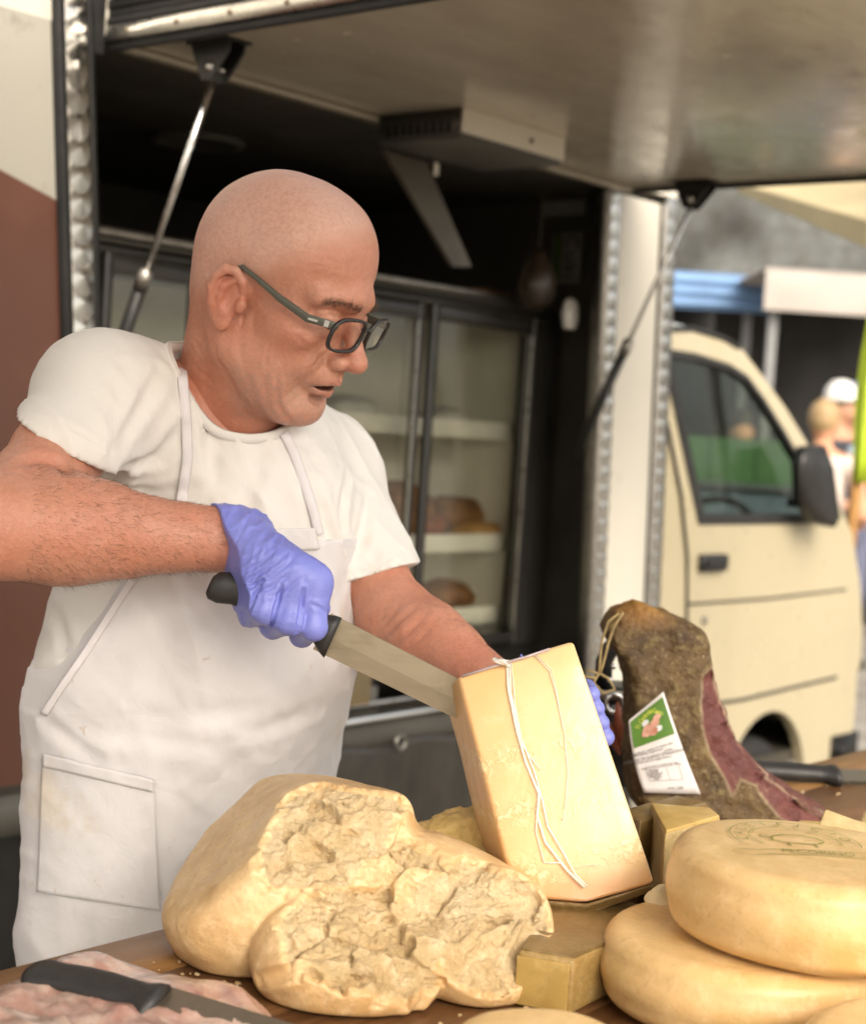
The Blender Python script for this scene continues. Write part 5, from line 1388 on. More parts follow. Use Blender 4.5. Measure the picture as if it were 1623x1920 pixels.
# --- whole wheels
def wheel(lab, px, py, D, ztop, z0, r, mat, group=None, tilt=(0, 0)):
    c = PT(px, py, ztop) if D is None else PA(px, py, D); h = ztop-z0; n = 96; prof = []
    br = .022
    for k in range(9): a = k/8*PI/2; prof.append((r-br*.9+br*.9*math.sin(a), h-.75*br+.75*br*math.cos(a)))
    for k in range(1, 6): t = k/6; prof.append((r+.004*math.sin(PI*t), h-.75*br-(h-1.5*br)*t))
    for k in range(9): a = k/8*PI/2; prof.append((r-br*.9+br*.9*math.cos(a), .75*br-.75*br*math.sin(a)))
    prof = [(0, h+.0015)]+[(r*t, h+.0015*(1-t)) for t in (.3, .6)]+prof+[(0, 0)]
    M = Matrix.Rotation(tilt[0], 4, 'X') @ Matrix.Rotation(tilt[1], 4, 'Y')
    o = lathe('round_cheese', prof, mat, None, n)
    me = o.data; co = np.zeros(len(me.vertices)*3, np.float32); me.vertices.foreach_get('co', co); co = co.reshape(-1, 3)
    d = .0022*fbm(co[:, 0], co[:, 1], co[:, 2], 14, 3, int(px)); nr = co-np.array([0, 0, h/2]); nr /= np.maximum(np.linalg.norm(nr, axis=1, keepdims=True), 1e-6)
    me.vertices.foreach_set('co', (co+nr*d[:, None]).astype(np.float32).ravel()); me.update()
    o.location = (c[0], c[1], z0); o.rotation_euler = (tilt[0], tilt[1], 0); tag(o, lab, 'cheese', group); return o
W1 = (1518, 1628, 1.322, 1.139); 
wh2 = wheel('plain cheese wheel under the stamped one, beside the low block', 1392, 1790, 1.325, 1.064, TZ+.001, .1165, M_wheel, 'whole round cheeses')
wh1 = wheel('top cheese wheel with a green stamp on its face', W1[0], W1[1], W1[2], W1[3], 1.0665, .1155, M_wheel, 'whole round cheeses', (math.radians(.6), math.radians(1.2)))
wh3 = wheel('cheese wheel corner at the lower right edge of the picture', 1800, 1900, 1.10, 1.064, TZ+.001, .108, M_wheel, 'whole round cheeses')
wh4 = wheel('pale cheese wheel just peeking in at the bottom edge', 1018, 1990, 1.10, 1.052, TZ+.001, .066, M_wheel, 'whole round cheeses')
# green ink stamp: thin printed strokes lying on the top face
M_ink = simple('green_ink', (.24, .24, .055), .5, var=.25, vscale=60)
stamp = empty('green_stamp', (0, 0, W1[3]-1.0665+.0022), 0, parent=wh1)
def arc_strip(name, r0, r1, a0, a1, sx=1.0, sy=1.0, n=40, ox=0, oy=0):
    vs = []; rr_ = np.random.RandomState(int(r0*1e5))
    for i in range(n+1):
        a = a0+(a1-a0)*i/n; j = rr_.uniform(-.0004, .0004)
        for r in (r0+j, r1+j*.5): vs.append((ox+r*math.cos(a)*sx, oy+r*math.sin(a)*sy, 0))
    return mesh_obj(name, vs, [(2*i, 2*i+1, 2*i+3, 2*i+2) for i in range(n)], M_ink, stamp)
def ink_line(name, pts, w_):
    vs = []; pts = [np.array(p) for p in pts]
    for i, p in enumerate(pts):
        t = pts[min(i+1, len(pts)-1)]-pts[max(i-1, 0)]; t = t/np.linalg.norm(t); nn = np.array([-t[1], t[0]])
        for s in (-1, 1): vs.append((*(p+nn*w_*.5*s), 0))
    return mesh_obj(name, vs, [(2*i, 2*i+1, 2*i+3, 2*i+2) for i in range(len(pts)-1)], M_ink, stamp)
sa, sb_ = math.radians(-15), math.radians(212)
arc_strip('outer_ring', .0545, .0555, sa, sb_, oy=.012); arc_strip('inner_ring', .0385, .0393, sa, sb_, oy=.012); arc_strip('ring', .0365, .0369, sa, sb_, oy=.012)
for k, ch in enumerate('CASEIFICIO'):
    a = math.radians(188-19.5*k); M = Matrix.Translation((.0468*math.cos(a), .012+.0468*math.sin(a), .0001)) @ Matrix.Rotation(a-PI/2, 4, 'Z'); text_obj('stamp_letter', ch, .014, M_ink, M, stamp, 0.0)
ink_line('banner_edge', [(-.066, -.034), (-.052, -.047), (-.030, -.040), (0, -.036), (.03, -.036), (.065, -.038)], .0011); ink_line('banner_edge', [(-.062, -.030), (-.045, -.030), (-.02, -.023), (.01, -.020), (.04, -.019), (.065, -.019)], .0010)
ink_line('banner_edge', [(-.048, -.043), (-.028, -.0365), (0, -.0325), (.03, -.0325), (.065, -.0345)], .0007)
text_obj('stamp_letter', 'PECORINO', .0125, M_ink, Matrix.Translation((.008, -.0275, .0001)), stamp, 0.0)
ink_line('sheep_outline', [(-.022, .006), (-.018, .018), (-.006, .026), (.008, .026), (.02, .02), (.024, .008), (.016, .0), (.0, -.002), (-.014, .0), (-.022, .006)], .0016)
ink_line('sheep_outline', [(-.018, .014), (-.028, .022), (-.030, .014), (-.022, .010)], .0016); ink_line('sheep_outline', [(-.010, 0), (-.010, -.010)], .0016); ink_line('sheep_outline', [(.012, 0), (.013, -.010)], .0016)
stamp.rotation_euler = (0, 0, math.radians(4)); stamp.location = (-.010, .010, W1[3]-1.0665+.0026)
# ------------------------------------------------------------------ knives
M_blade = NT('scratched_blade'); _n = M_blade.noise(60, 4, .6, M_blade.mapped((.2, 1, 6))); _m = M_blade.noise(14, 5, .65)
M_blade.color(M_blade.mix(M_blade.fr(_m, .5, .68, 0, .5), (.33, .28, .20), (.22, .18, .12))); M_blade.set(Metallic=.92, Roughness=M_blade.fr(_n, .3, .7, .30, .48)); M_blade = M_blade.m
M_handle = simple('black_knife_handle', (.020, .019, .018), .5, var=.2, vscale=80, bump=.25, bscale=500, bdist=.0005)
def knife(lab, butt, fer, tip, edge_dir, hw, blade_h, thick_dir, group=None, bend=0.0, profile=None, bl_th=.0022):
    butt, fer, tip, ed, td = [np.asarray(x, float) for x in (butt, fer, tip, edge_dir, thick_dir)]
    ax = (fer-butt); L = np.linalg.norm(ax); ax /= L; ed = ed-ax*(ed@ax); ed /= np.linalg.norm(ed); td = np.cross(ax, ed)
    e = empty('knife', tuple(butt), 0, lab, 'knife', group)
    bm = bmesh.new(); rings = []
    prof = profile or [(0, .55, 0.35), (.03, .85, .3), (.10, 1.0, .18), (.2, .86, .05), (.4, .92, -.02), (.6, .95, 0), (.78, .86, .02), (.88, .9, .08), (.95, 1.18, .2), (1.0, 1.28, .28)]
    for t, w_, off in prof:
        c = ax*L*t+ed*off*hw; r = []
        for k in range(16):
            a = 2*PI*k/16; cu, su = math.cos(a), math.sin(a)
            r.append(bm.verts.new(Vector(c+ed*hw*w_*math.copysign(abs(cu)**.8, cu)+td*hw*.62*(w_**.5)*math.copysign(abs(su)**.8, su))))
        rings.append(r)
    for a, b in zip(rings, rings[1:]):
        for k in range(16): bm.faces.new((a[k], a[(k+1) % 16], b[(k+1) % 16], b[k]))
    bm.faces.new(rings[0][::-1]); bm.faces.new(rings[-1])
    bm_obj('handle', bm, M_handle, e, True)
    bx = tip-fer; BL = np.linalg.norm(bx); bx /= BL; ed2 = ed-bx*(ed@bx); ed2 /= np.linalg.norm(ed2); f0 = fer-butt-ax*.012
    bm = bmesh.new(); rows = []
    N = 24
    for i in range(N+1):
        t = i/N; hgt = blade_h*(1-.10*t)*(1 if t < .86 else math.sqrt(max(0.0, 1-((t-.86)/.14)**2))*.97+.03)
        sp = f0+bx*(BL+.012)*t-ed2*blade_h*.42; eg = sp+ed2*hgt
        rows.append([bm.verts.new(Vector(sp+td*bl_th*.5)), bm.verts.new(Vector(sp+ed2*hgt*.55+td*bl_th*.4)), bm.verts.new(Vector(eg)), bm.verts.new(Vector(sp+ed2*hgt*.55-td*bl_th*.4)), bm.verts.new(Vector(sp-td*bl_th*.5))])
    for a, b in zip(rows, rows[1:]):
        for k in range(5): bm.faces.new((a[k], a[(k+1) % 5], b[(k+1) % 5], b[k]))
    bm.faces.new(rows[0][::-1]); bm.faces.new(rows[-1])
    bm_obj('blade', bm, M_blade, e, False)
    return e
knife('long steel knife gripped in the gloved hand', PA(398, 1086, 1.515), PA(628, 1188, 1.515), PA(905, 1330, 1.512), PA(600, 1260, 1.515)-PA(645, 1165, 1.515), .0165, .0385, (0, 1, 0))
kb, kf_, kt = PA(62, 1822, 1.235), PA(300, 1880, 1.185), PA(640, 1985, 1.12)
knife('black-handled knife lying on the packed meat in the lower left corner', kb, kf_, kt, np.array([-.10, -.85, -.30]), .0165, .044, (0, 0, 1))
kz = TZ+.016
knife('black-handled knife lying on the board behind the ham', PT(1395, 1440, kz), PT(1566, 1452, kz-.003), PT(1760, 1458, TZ+.006), np.array([.5, -.8, -.18]), .0185, .040, (0, 0, 1))
# ------------------------------------------------------------------ packed meat, lower left
def meat_mat():
    t = NT('packed_pink_meat'); n1 = t.noise(16, 6, .65, None, .8); n2 = t.noise(55, 5, .6)
    b = t.ramp(n1, [(.30, (.36, .16, .12)), (.48, (.52, .30, .24)), (.62, (.64, .47, .38)), (.75, (.40, .19, .14))])
    t.color(t.mix(t.fr(n2, .5, .75, 0, .45), b, (.70, .58, .50))); t.set(Roughness=.4)
    t.b.inputs['Coat Weight'].default_value = 1.0; t.b.inputs['Coat Roughness'].default_value = .14
    t.bump(t.noise(30, 4), .3, .004)
    w_ = t.n('ShaderNodeBump'); w_.inputs['Strength'].default_value = .8; w_.inputs['Distance'].default_value = .006
    t.l(t.noise(22, 5, .6, t.mapped((1, .4, 1), (0, 0, .7)), 2.5), w_.inputs['Height']); t.l(w_.outputs[0], t.b.inputs['Coat Normal'])
    return t.m
M_meat = meat_mat()
def packed(lab, corners_px, hgt, seed, zbase=TZ):
    c = np.array([PT(x, y, zbase)[:2] for x, y in corners_px]); nx, ny = 90, 70; vs = []
    for j in range(ny+1):
        for i in range(nx+1):
            u, v = i/nx, j/ny; q = (c[0]*(1-u)+c[1]*u)*(1-v)+(c[3]*(1-u)+c[2]*u)*v
            e = min(1, min(u, 1-u)*7)*min(1, min(v, 1-v)*7); e = e**.5
            vs.append((q[0], q[1], e))
    vs = np.array(vs); z0 = 0*vs[:, 0]
    n1 = fbm(vs[:, 0], vs[:, 1], z0, 16, 3, seed); n2 = vnoise(vs[:, 0], vs[:, 1], z0, 60, seed+2); wr = (1-np.abs(vnoise(vs[:, 0]+vs[:, 1]*.7, vs[:, 1]*.35, z0, 70, seed+8)))**4
    z = zbase+.002+vs[:, 2]*(hgt*(1+.35*n1)+.0010*n2)+wr*.0018*(.3+vs[:, 2])
    og = np.array([*vs[:, :2].mean(0), zbase]); P3 = np.stack([vs[:, 0], vs[:, 1], z], 1)-og
    fs = np.array([(j*(nx+1)+i, j*(nx+1)+i+1, (j+1)*(nx+1)+i+1, (j+1)*(nx+1)+i) for j in range(ny) for i in range(nx)])
    o = mesh_obj('packed_meat', P3, fs, M_meat, None, True, loc=tuple(og)); md = o.modifiers.new('thick', 'SOLIDIFY'); md.thickness = .0015; md.offset = -1
    return tag(o, lab, 'meat pack')
packed('clear-wrapped pink meat pack under the lower left knife', [(-260, 1990), (620, 2110), (500, 1905), (150, 1795)], .020, 3)
packed('second pink meat pack in the very corner, lower left', [(-380, 2200), (260, 2300), (160, 1955), (-160, 1900)], .030, 9, TZ+.002)
# ------------------------------------------------------------------ ham
HD = 1.985
ham_px = [(1150, 1205), (1136, 1178), (1152, 1146), (1188, 1132), (1240, 1150), (1290, 1178), (1318, 1196), (1326, 1250), (1342, 1325), (1374, 1388), (1420, 1436), (1470, 1484), (1540, 1524), (1556, 1540), (1500, 1553), (1440, 1556), (1360, 1552), (1280, 1545), (1210, 1520), (1184, 1480), (1178, 1400), (1182, 1330), (1180, 1270), (1168, 1225)]
hp2 = np.array([PA(x, y, HD)[[0, 2]] for x, y in ham_px])
def poly_sd(x, z, poly):
    d = np.full(np.broadcast(x, z).shape, 9., np.float32); s = np.ones_like(d)
    n = len(poly); j = n-1
    for i in range(n):
        ex, ez = poly[j]-poly[i]; wx = x-poly[i][0]; wz = z-poly[i][1]
        t = np.clip((wx*ex+wz*ez)/(ex*ex+ez*ez), 0, 1); d = np.minimum(d, (wx-ex*t)**2+(wz-ez*t)**2)
        c1 = z >= poly[i][1]; c2 = z < poly[j][1]; c3 = ex*wz > ez*wx
        fl = (c1 & c2 & c3) | (~c1 & ~c2 & ~c3); s = np.where(fl, -s, s); j = i
    return np.sqrt(d)*s
hm = Field((hp2[:, 0].min()-.03, HD-.10, .985), (hp2[:, 0].max()+.03, HD+.12, hp2[:, 1].max()+.03), .0026)
def ham_fn(p):
    x = p[0]+0*p[2]; z = p[2]+0*p[0]; d2 = poly_sd(x, z, hp2)-.004
    th = .034+.035*np.clip((1.30-z)/.3, 0, 1)
    return smax(d2, np.abs(p[1]-HD-.005)-th, .020)
hm.all(ham_fn, 'add'); 
hm.all(lambda p: .006*fbm(*p, 20, 3, 6)+.0035*fbm(*p, 60, 3, 8)+.0018*np.abs(vnoise(*p, 130, 4)), 'disp')
mA = np.array([PA(x, y, HD)[[0, 2]] for x, y in [(1308, 1258), (1326, 1244), (1338, 1306), (1354, 1350), (1380, 1394), (1424, 1440), (1402, 1452), (1374, 1446), (1358, 1470), (1340, 1432), (1320, 1402), (1308, 1360), (1302, 1305)]])
mB = np.array([PA(x, y, HD)[[0, 2]] for x, y in [(1398, 1432), (1430, 1452), (1480, 1490), (1545, 1528), (1530, 1545), (1490, 1546), (1440, 1505), (1408, 1468)]])
hm.op(lambda p: -.0*p[0], hm.lo, hm.lo, 0, 'disp', 0)
for m_ in (mA, mB):
    hm.all(lambda p: np.where(p[1] < HD, .004*sst(-poly_sd(p[0], p[2], m_), -.002, .004), 0), 'disp')
v_, f_ = hm.mesh(1)
ho = np.array([PA(1340, 1540, HD)[0], HD, TZ]); v_[:, 2] = np.maximum(v_[:, 2], TZ+.001)
def ham_mat():
    t = NT('cured_ham'); at = t.attr('meat').outputs['Fac']; od = t.attr('edge').outputs['Fac']; tp_ = t.attr('top').outputs['Fac']
    n1 = t.noise(20, 6, .65); n2 = t.noise(75, 5, .65); n3 = t.noise(8, 4)
    sk = t.ramp(n1, [(.28, (.030, .015, .005)), (.46, (.085, .046, .014)), (.62, (.135, .080, .026)), (.78, (.20, .13, .05))])
    sk = t.mix(t.fr(n2, .52, .66, 0, .65), sk, (.24, .18, .08)); sk = t.mix(t.fr(t.noise(180, 4, .65), .58, .68, 0, .6), sk, (.34, .27, .14)); sk = t.mix(t.fr(n3, .5, .7, 0, .5), sk, (.075, .042, .014))
    sk = t.mix(t.math('MULTIPLY', tp_, .8), sk, t.ramp(n2, [(.3, (.20, .08, .012)), (.7, (.42, .21, .04))]))
    w_ = t.n('ShaderNodeTexWave'); w_.inputs['Scale'].default_value = 14; w_.inputs['Distortion'].default_value = 14; w_.inputs['Detail'].default_value = 4; w_.inputs['Detail Scale'].default_value = 2; t.l(t.tc(), w_.inputs['Vector'])
    mt = t.mix(t.fr(n2, .56, .72, 0, .45), t.ramp(n1, [(.3, (.085, .020, .018)), (.7, (.17, .050, .040))]), (.40, .24, .18))
    c = t.mix(at, sk, mt); c = t.mix(od, c, t.ramp(n2, [(.3, (.42, .30, .18)), (.7, (.62, .50, .34))]))
    t.color(c); t.set(Roughness=t.fr(n2, .3, .7, .45, .8)); x = t.bump(n2, .9, .006); t.bump(n1, .5, .008, x)
    return t.m
ham = empty('cured_ham', tuple(ho), 0, 'cut mould-brown cured ham with paper label standing on the board', 'ham')
hb = mesh_obj('meat_body', v_-ho, f_, ham_mat(), ham, True)
fr_ = v_[:, 1] < HD+.01
da = np.minimum(poly_sd(v_[:, 0], v_[:, 2], mA), poly_sd(v_[:, 0], v_[:, 2], mB)); od = poly_sd(v_[:, 0], v_[:, 2], hp2)
n_e = .0025*fbm(v_[:, 0], v_[:, 1], v_[:, 2], 60, 2, 3)
right = v_[:, 0] > PA(1330, 1300, HD)[0]+.0*v_[:, 0]
set_attr(hb, 'meat', np.clip(sst(-(da+n_e), -.0012, .0012)*fr_+((~fr_ | (od > -.006)) & right & (v_[:, 2] < PA(1330, 1200, HD)[2]))*.85, 0, 1))
set_attr(hb, 'edge', np.clip(np.exp(-((da+n_e-.0012)/.0014)**2)*fr_*.42, 0, 1))
set_attr(hb, 'top', np.exp(-((v_[:, 0]-PA(1195, 1140, HD)[0])/.035)**2)*sst(v_[:, 2], PA(1195, 1185, HD)[2], PA(1195, 1140, HD)[2]))
def on_ham(px, py, off=.0): 
    h = hit(hm, px, py, HD-.15, HD+.15); return (h if h is not None else PA(px, py, HD-.03))-np.array([0, off, 0])
# paper label, slightly curled, a little off the meat
lc = np.array([(1178, 1351), (1243, 1297), (1313, 1489), (1206, 1486)], float)
def lab_pt(u, v, off=.0):
    b = (1-v)*v*-16; q = (lc[0]*(1-u)+lc[1]*u)*(1-v)+(lc[3]*(1-u)+lc[2]*u)*v; q = q+np.array([b*(1-u)*.8+b*.6, 0])
    D = LD-.012*math.sin(PI*v)*.3-.006*(v-.5)**2*2+.004*math.cos(3*u+v*2)-off; return PA(q[0], q[1], D)-ho
LD = min(on_ham(x, y)[1] for x, y in ((1200, 1370), (1240, 1330), (1250, 1400), (1260, 1450), (1230, 1470), (1290, 1470)))-.006
def lab_sheet(name, u0, u1, v0, v1, off, mat, parent, n=14, th=.0004):
    vs = [lab_pt(u0+(u1-u0)*i/n, v0+(v1-v0)*j/n, off) for j in range(n+1) for i in range(n+1)]
    fs = [(j*(n+1)+i, (j+1)*(n+1)+i, (j+1)*(n+1)+i+1, j*(n+1)+i+1) for j in range(n) for i in range(n)]
    o = mesh_obj(name, vs, fs, mat, parent, True)
    if th: md = o.modifiers.new('thick', 'SOLIDIFY'); md.thickness = th
    return o
M_paper = simple('label_paper', (.74, .70, .68), .6, var=.04); M_lgreen = simple('label_green', (.045, .145, .022), .4, var=.45, vscale=14, c2=(.14, .27, .045)); M_ltxt = simple('label_black_ink', (.05, .045, .045), .6); M_yel = simple('label_yellow', (.62, .66, .10), .5); M_lpink = simple('label_ham_picture', (.45, .17, .11), .5, var=.4, vscale=90, c2=(.70, .42, .32)); M_lwhite = simple('label_picture_white', (.66, .68, .68), .5)
label = lab_sheet('paper_label', 0, 1, 0, 1, 0, M_paper, ham)
lab_sheet('green_field', .05, .95, .035, .40, .0010, M_lgreen, label, th=0)
def lab_blob(name, pts, off, mat):
    vs = [lab_pt(.5, .22, off)]*0+[lab_pt(u, v, off) for u, v in pts]; return mesh_obj(name, vs, [tuple(range(len(vs)))], mat, label)
rnd = random.Random(4)
def ring_uv(cu, cv, ru, rv, n=14, j=.2): return [(cu+ru*(1+rnd.uniform(-j, j))*math.cos(2*PI*k/n), cv+rv*(1+rnd.uniform(-j, j))*math.sin(2*PI*k/n)) for k in range(n)]
lab_blob('picture', ring_uv(.40, .17, .09, .035), .0014, M_lwhite); lab_blob('picture', ring_uv(.66, .29, .08, .03), .0014, M_lwhite)
for k, (u, v, a, b) in enumerate(((.42, .25, .14, .05), (.60, .22, .12, .045), (.52, .30, .12, .04), (.68, .18, .09, .035), (.36, .29, .09, .035))): lab_blob('picture', ring_uv(u, v, a, b), .0016+.0002*k, M_lpink)
def lab_text(s, u, v, size, mat, off=.002, du=.1, rot=0.0):
    o_ = Vector(lab_pt(u, v, off)); X_ = Vector(lab_pt(u+du, v, off))-o_; Y_ = o_-Vector(lab_pt(u, v+.05, off)); M = frame_M(o_, X_, Y_)
    return text_obj('label_text', s, size, mat, M @ Matrix.Rotation(rot, 4, 'Z'), label, 0.0)
for k, ch in enumerate('Il Canto del Gusto'):
    t = k/17; lab_text(ch, .20+.62*t, .165-.085*math.sin(PI*t), .0078, M_yel, .0016, rot=math.cos(PI*t)*.7)
lab_text('Ingredienti: coscia di suino, sale', .40, .475, .0042, M_ltxt); lab_text('Prodotto stagionato', .33, .505, .0042, M_ltxt); lab_text('CARNE DI SUINO STAGIONATA', .47, .565, .0055, M_ltxt); lab_text('conservare in luogo fresco', .36, .60, .0042, M_ltxt)
for (u0, u1, v0, v1) in ((.18, .80, .668, .672), (.18, .80, .848, .852), (.18, .186, .668, .852), (.794, .80, .668, .852), (.56, .565, .70, .85)): lab_sheet('table_line', u0, u1, v0, v1, .0012, M_ltxt, label, 3, 0)
lab_text('Valori nutrizionali medi 100 g', .48, .688, .0040, M_ltxt)
for k in range(6): lab_text(('Energia', 'Grassi', 'Carboidrati', 'Zuccheri', 'Proteine', 'Sale')[k], .32, .718+.022*k, .0040, M_ltxt)
lab_text('Lotto', .72, .53, .0045, M_ltxt); lab_text('peso 1200', .60, .935, .0045, M_ltxt)
# cord round the shank
M_cord = simple('tan_cord', (.30, .22, .10), .8, var=.3, vscale=150)
for k, pts in enumerate(([(1160, 1150), (1140, 1165), (1128, 1200), (1124, 1240), (1122, 1262)], [(1168, 1148), (1150, 1175), (1140, 1205), (1130, 1245), (1124, 1264)], [(1122, 1262), (1112, 1280), (1130, 1300), (1152, 1292), (1140, 1272), (1122, 1262)], [(1124, 1264), (1100, 1256), (1096, 1268), (1118, 1272)])):
    tube('cord', [tuple(PA(x, y, HD-.05)-ho) for x, y in pts], .0018, M_cord, ham, 6)
# black bin behind the ham
M_bin = simple('black_metal_bin', (.022, .022, .022), .35, .3, var=.3)
bo_ = PA(1135, 1420, 2.16); bn = empty('black_bin', (bo_[0], bo_[1], TZ), 0, 'black metal holder with chrome studs between the ham and block', 'holder')
bl_, br_ = PA(1085, 1290, 2.14)-bo_, PA(1210, 1290, 2.16)-bo_; ztp = PA(1150, 1300, 2.14)[2]-TZ
box('body', bl_[0], br_[0], -.01, .10, .001, ztp, M_bin, bn, .006)
box('rim', bl_[0]-.003, br_[0]+.003, -.016, -.0105, ztp-.010, ztp+.002, M_steeldk, bn, .002)
torus('ring', .012, .003, M_chrome, bn, frame_M((PA(1153, 1320, 2.14)[0]-bo_[0], -.016, PA(1153, 1320, 2.14)[2]-TZ), (1, 0, 0), (0, 0, 1)))
hand_ = [PA(x, y, 2.17)-np.array([bo_[0], bo_[1], TZ]) for x, y in ((1130, 1290), (1132, 1240), (1145, 1215), (1165, 1195), (1190, 1190))]
tube('arm', [tuple(p) for p in hand_], .012, M_bin, bn, 12)
for x, y in ((1162, 1224), (1150, 1250), (1142, 1275)):
    p = PA(x, y, 2.145)-np.array([bo_[0], bo_[1], TZ]); lathe('stud', [(0, .004), (.003, .003), (.004, 0)], M_chrome, bn, 10, Matrix.Translation(tuple(p)) @ Matrix.Rotation(PI/2, 4, 'X'))
for k, (x, y) in enumerate(((1142, 1372), (1160, 1358))):
    p = PA(x, y, 2.12)-np.array([bo_[0], bo_[1], TZ]); d_ = Vector((.016, 0, -.030)) if k == 0 else Vector((-.004, 0, .03))
    tube('painted_pepper', [tuple(Vector(p)-d_), tuple(p), tuple(Vector(p)+d_)], [.002, .008, .002], simple('pepper_red', (.30, .075, .03), .5, var=.3, vscale=100), bn, 8)

# crumbs scattered on the board round the broken cheese
bm = bmesh.new(); rnd = random.Random(21)
for k in range(46):
    x, y = rnd.choice(((330, 1812), (420, 1850), (300, 1828), (1000, 1890), (880, 1915), (1190, 1700), (370, 1840), (1560, 1470), (1500, 1480))); p = PT(x+rnd.gauss(0, 26), y+rnd.gauss(0, 9), TZ+.0015); s_ = rnd.uniform(.0008, .0026)
    g = bmesh.ops.create_icosphere(bm, subdivisions=1, radius=s_)
    for v in g['verts']: v.co = Vector(((v.co.x*rnd.uniform(.7, 1.5)), v.co.y*rnd.uniform(.7, 1.5), v.co.z*.7))+Vector(p)
cro = bm_obj('cheese_crumbs', bm, M_face, None, False); cro['kind'] = 'stuff'; tag(cro, 'tiny pale cheese crumbs scattered on the wooden board', 'crumbs')
# ================================================================== THINGS INSIDE THE VAN AND THE MARKET BEHIND
M_loaf = simple('brown_crust', (.22, .10, .035), .7, var=.4, vscale=25, bump=.5, bscale=60, bdist=.004)
M_loaf2 = simple('golden_crust', (.42, .23, .08), .6, var=.3, vscale=20, bump=.4, bscale=60, bdist=.004)
M_wrapw = simple('white_wrapping', (.62, .60, .56), .35, var=.12, coat=.5)
M_wraporange = simple('orange_wrapper', (.42, .13, .04), .4, var=.3, coat=.4)
M_wrapred = simple('red_wrapper', (.35, .05, .03), .4, var=.3, coat=.4)
def van_item(name, lab, cat, px, y, z, size, mat, kind='lump', group=None, seed=1):
    x = vxz(*px, y)[0]; w_ = VW((x, y, z))
    if kind == 'lump':
        bm = bmesh.new(); bmesh.ops.create_icosphere(bm, subdivisions=3, radius=1.0)
        co = np.array([v.co for v in bm.verts]); d = 1+.14*fbm(co[:, 0], co[:, 1], co[:, 2], 1.6, 3, seed)
        for v, k in zip(bm.verts, d): v.co = Vector((v.co.x*size[0]*k, v.co.y*size[1]*k, (max(v.co.z, -.75)+.75)*size[2]*k/1.75))
        o = bm_obj(name, bm, mat, None, True)
    else:
        o = box(name, -size[0], size[0], -size[1], size[1], 0, size[2], mat, None, min(size)*.15)
    o.location = w_; o.rotation_euler = (0, 0, VA+random.uniform(-.2, .2)); return tag(o, lab, cat, group)
S0, S1, S2 = sh
van_item('cured_piece', 'big brown cured piece on the middle fridge shelf, left door', 'cured meat', (740, 960), YF+.25, S1, (.12, .10, .16), M_loaf, seed=2)
van_item('cured_piece', 'brown cured piece behind the right fridge door', 'cured meat', (850, 960), YF+.27, S1, (.12, .10, .12), M_loaf, seed=5)
van_item('cured_piece', 'low golden piece at the right end of the middle fridge shelf', 'cured meat', (935, 965), YF+.22, S1, (.10, .08, .08), M_loaf2, seed=8)
van_item('cured_piece', 'golden cured piece in front of the brown one, middle shelf right door', 'cured meat', (895, 965), YF+.16, S1, (.09, .06, .055), M_loaf2, seed=28)
van_item('cured_piece', 'reddish cured piece low on the middle shelf beside the mullion', 'cured meat', (790, 965), YF+.2, S1, (.08, .06, .08), simple('reddish_crust', (.24, .07, .03), .6, var=.3, vscale=20), seed=31)
van_item('bread_loaf', 'long brown loaf at the right end of the lowest fridge shelf', 'bread', (925, 1080), YF+.3, S2, (.12, .08, .10), M_loaf, seed=33)
van_item('white_package', 'white bundle standing on the top fridge shelf, left door', 'package', (650, 760), YF+.24, S0, (.09, .08, .07), M_wrapw, seed=9)
van_item('white_package', 'white bundle standing on the top fridge shelf, right door', 'package', (835, 760), YF+.22, S0, (.08, .07, .06), M_wrapw, seed=10)
van_item('bread_loaf', 'brown loaf on the lowest fridge shelf', 'bread', (840, 1110), YF+.25, S2, (.09, .08, .08), M_loaf, seed=12)
van_item('food_pack', 'orange pack on the lowest fridge shelf at right', 'pack', (940, 1110), YF+.20, S2, (.045, .02, .06), M_wraporange, 'box')
van_item('food_pack', 'pale wrapped pack on the lowest fridge shelf', 'pack', (890, 1110), YF+.2, S2, (.05, .03, .07), M_wrapw, seed=14)
van_item('food_pack', 'red-labelled pack on the fridge floor at right', 'pack', (935, 1160), YF+.2, zb+.001, (.05, .02, .06), M_wrapred, 'box')
van_item('food_pack', 'clear wrapped bundle on the fridge floor', 'pack', (880, 1170), YF+.2, zb+.001, (.06, .05, .07), M_wrapw, seed=16)
van_item('bread_loaf', 'flat brown loaf lying on top of the fridge', 'bread', (915, 525), YF+.12, zt+.001, (.12, .06, .02), M_loaf, seed=18)
# pack with light lettering showing between his side and arm
dk = PV(655, 1150, .02); pk_ = box('food_bag', -.07, .07, -.015, .015, 0, .17, simple('olive_bag', (.10, .095, .06), .5, var=.5, vscale=14, c2=(.16, .10, .04)), None, .008)
pk_.location = VW((dk[0], .02, .836)); pk_.rotation_euler = (0, 0, VA); tag(pk_, 'olive food bag with pale letters between his side and arm', 'bag')
a = PV(655, 1143, .0)
text_obj('bag_letters', 'VODA', .052, M_wrapw, frame_M((a[0]-dk[0]-.062, -.0165, a[2]-.836), (1, 0, .15), (-.15, 0, 1)), pk_)
pat = PV(650, 1118, .0); mesh_obj('bag_print', [(pat[0]-dk[0]+.035*math.cos(t*PI/4)-.0, -.0163, pat[2]-.836+.02*math.sin(t*PI/4)) for t in range(8)], [tuple(range(8))], M_wraporange, pk_)
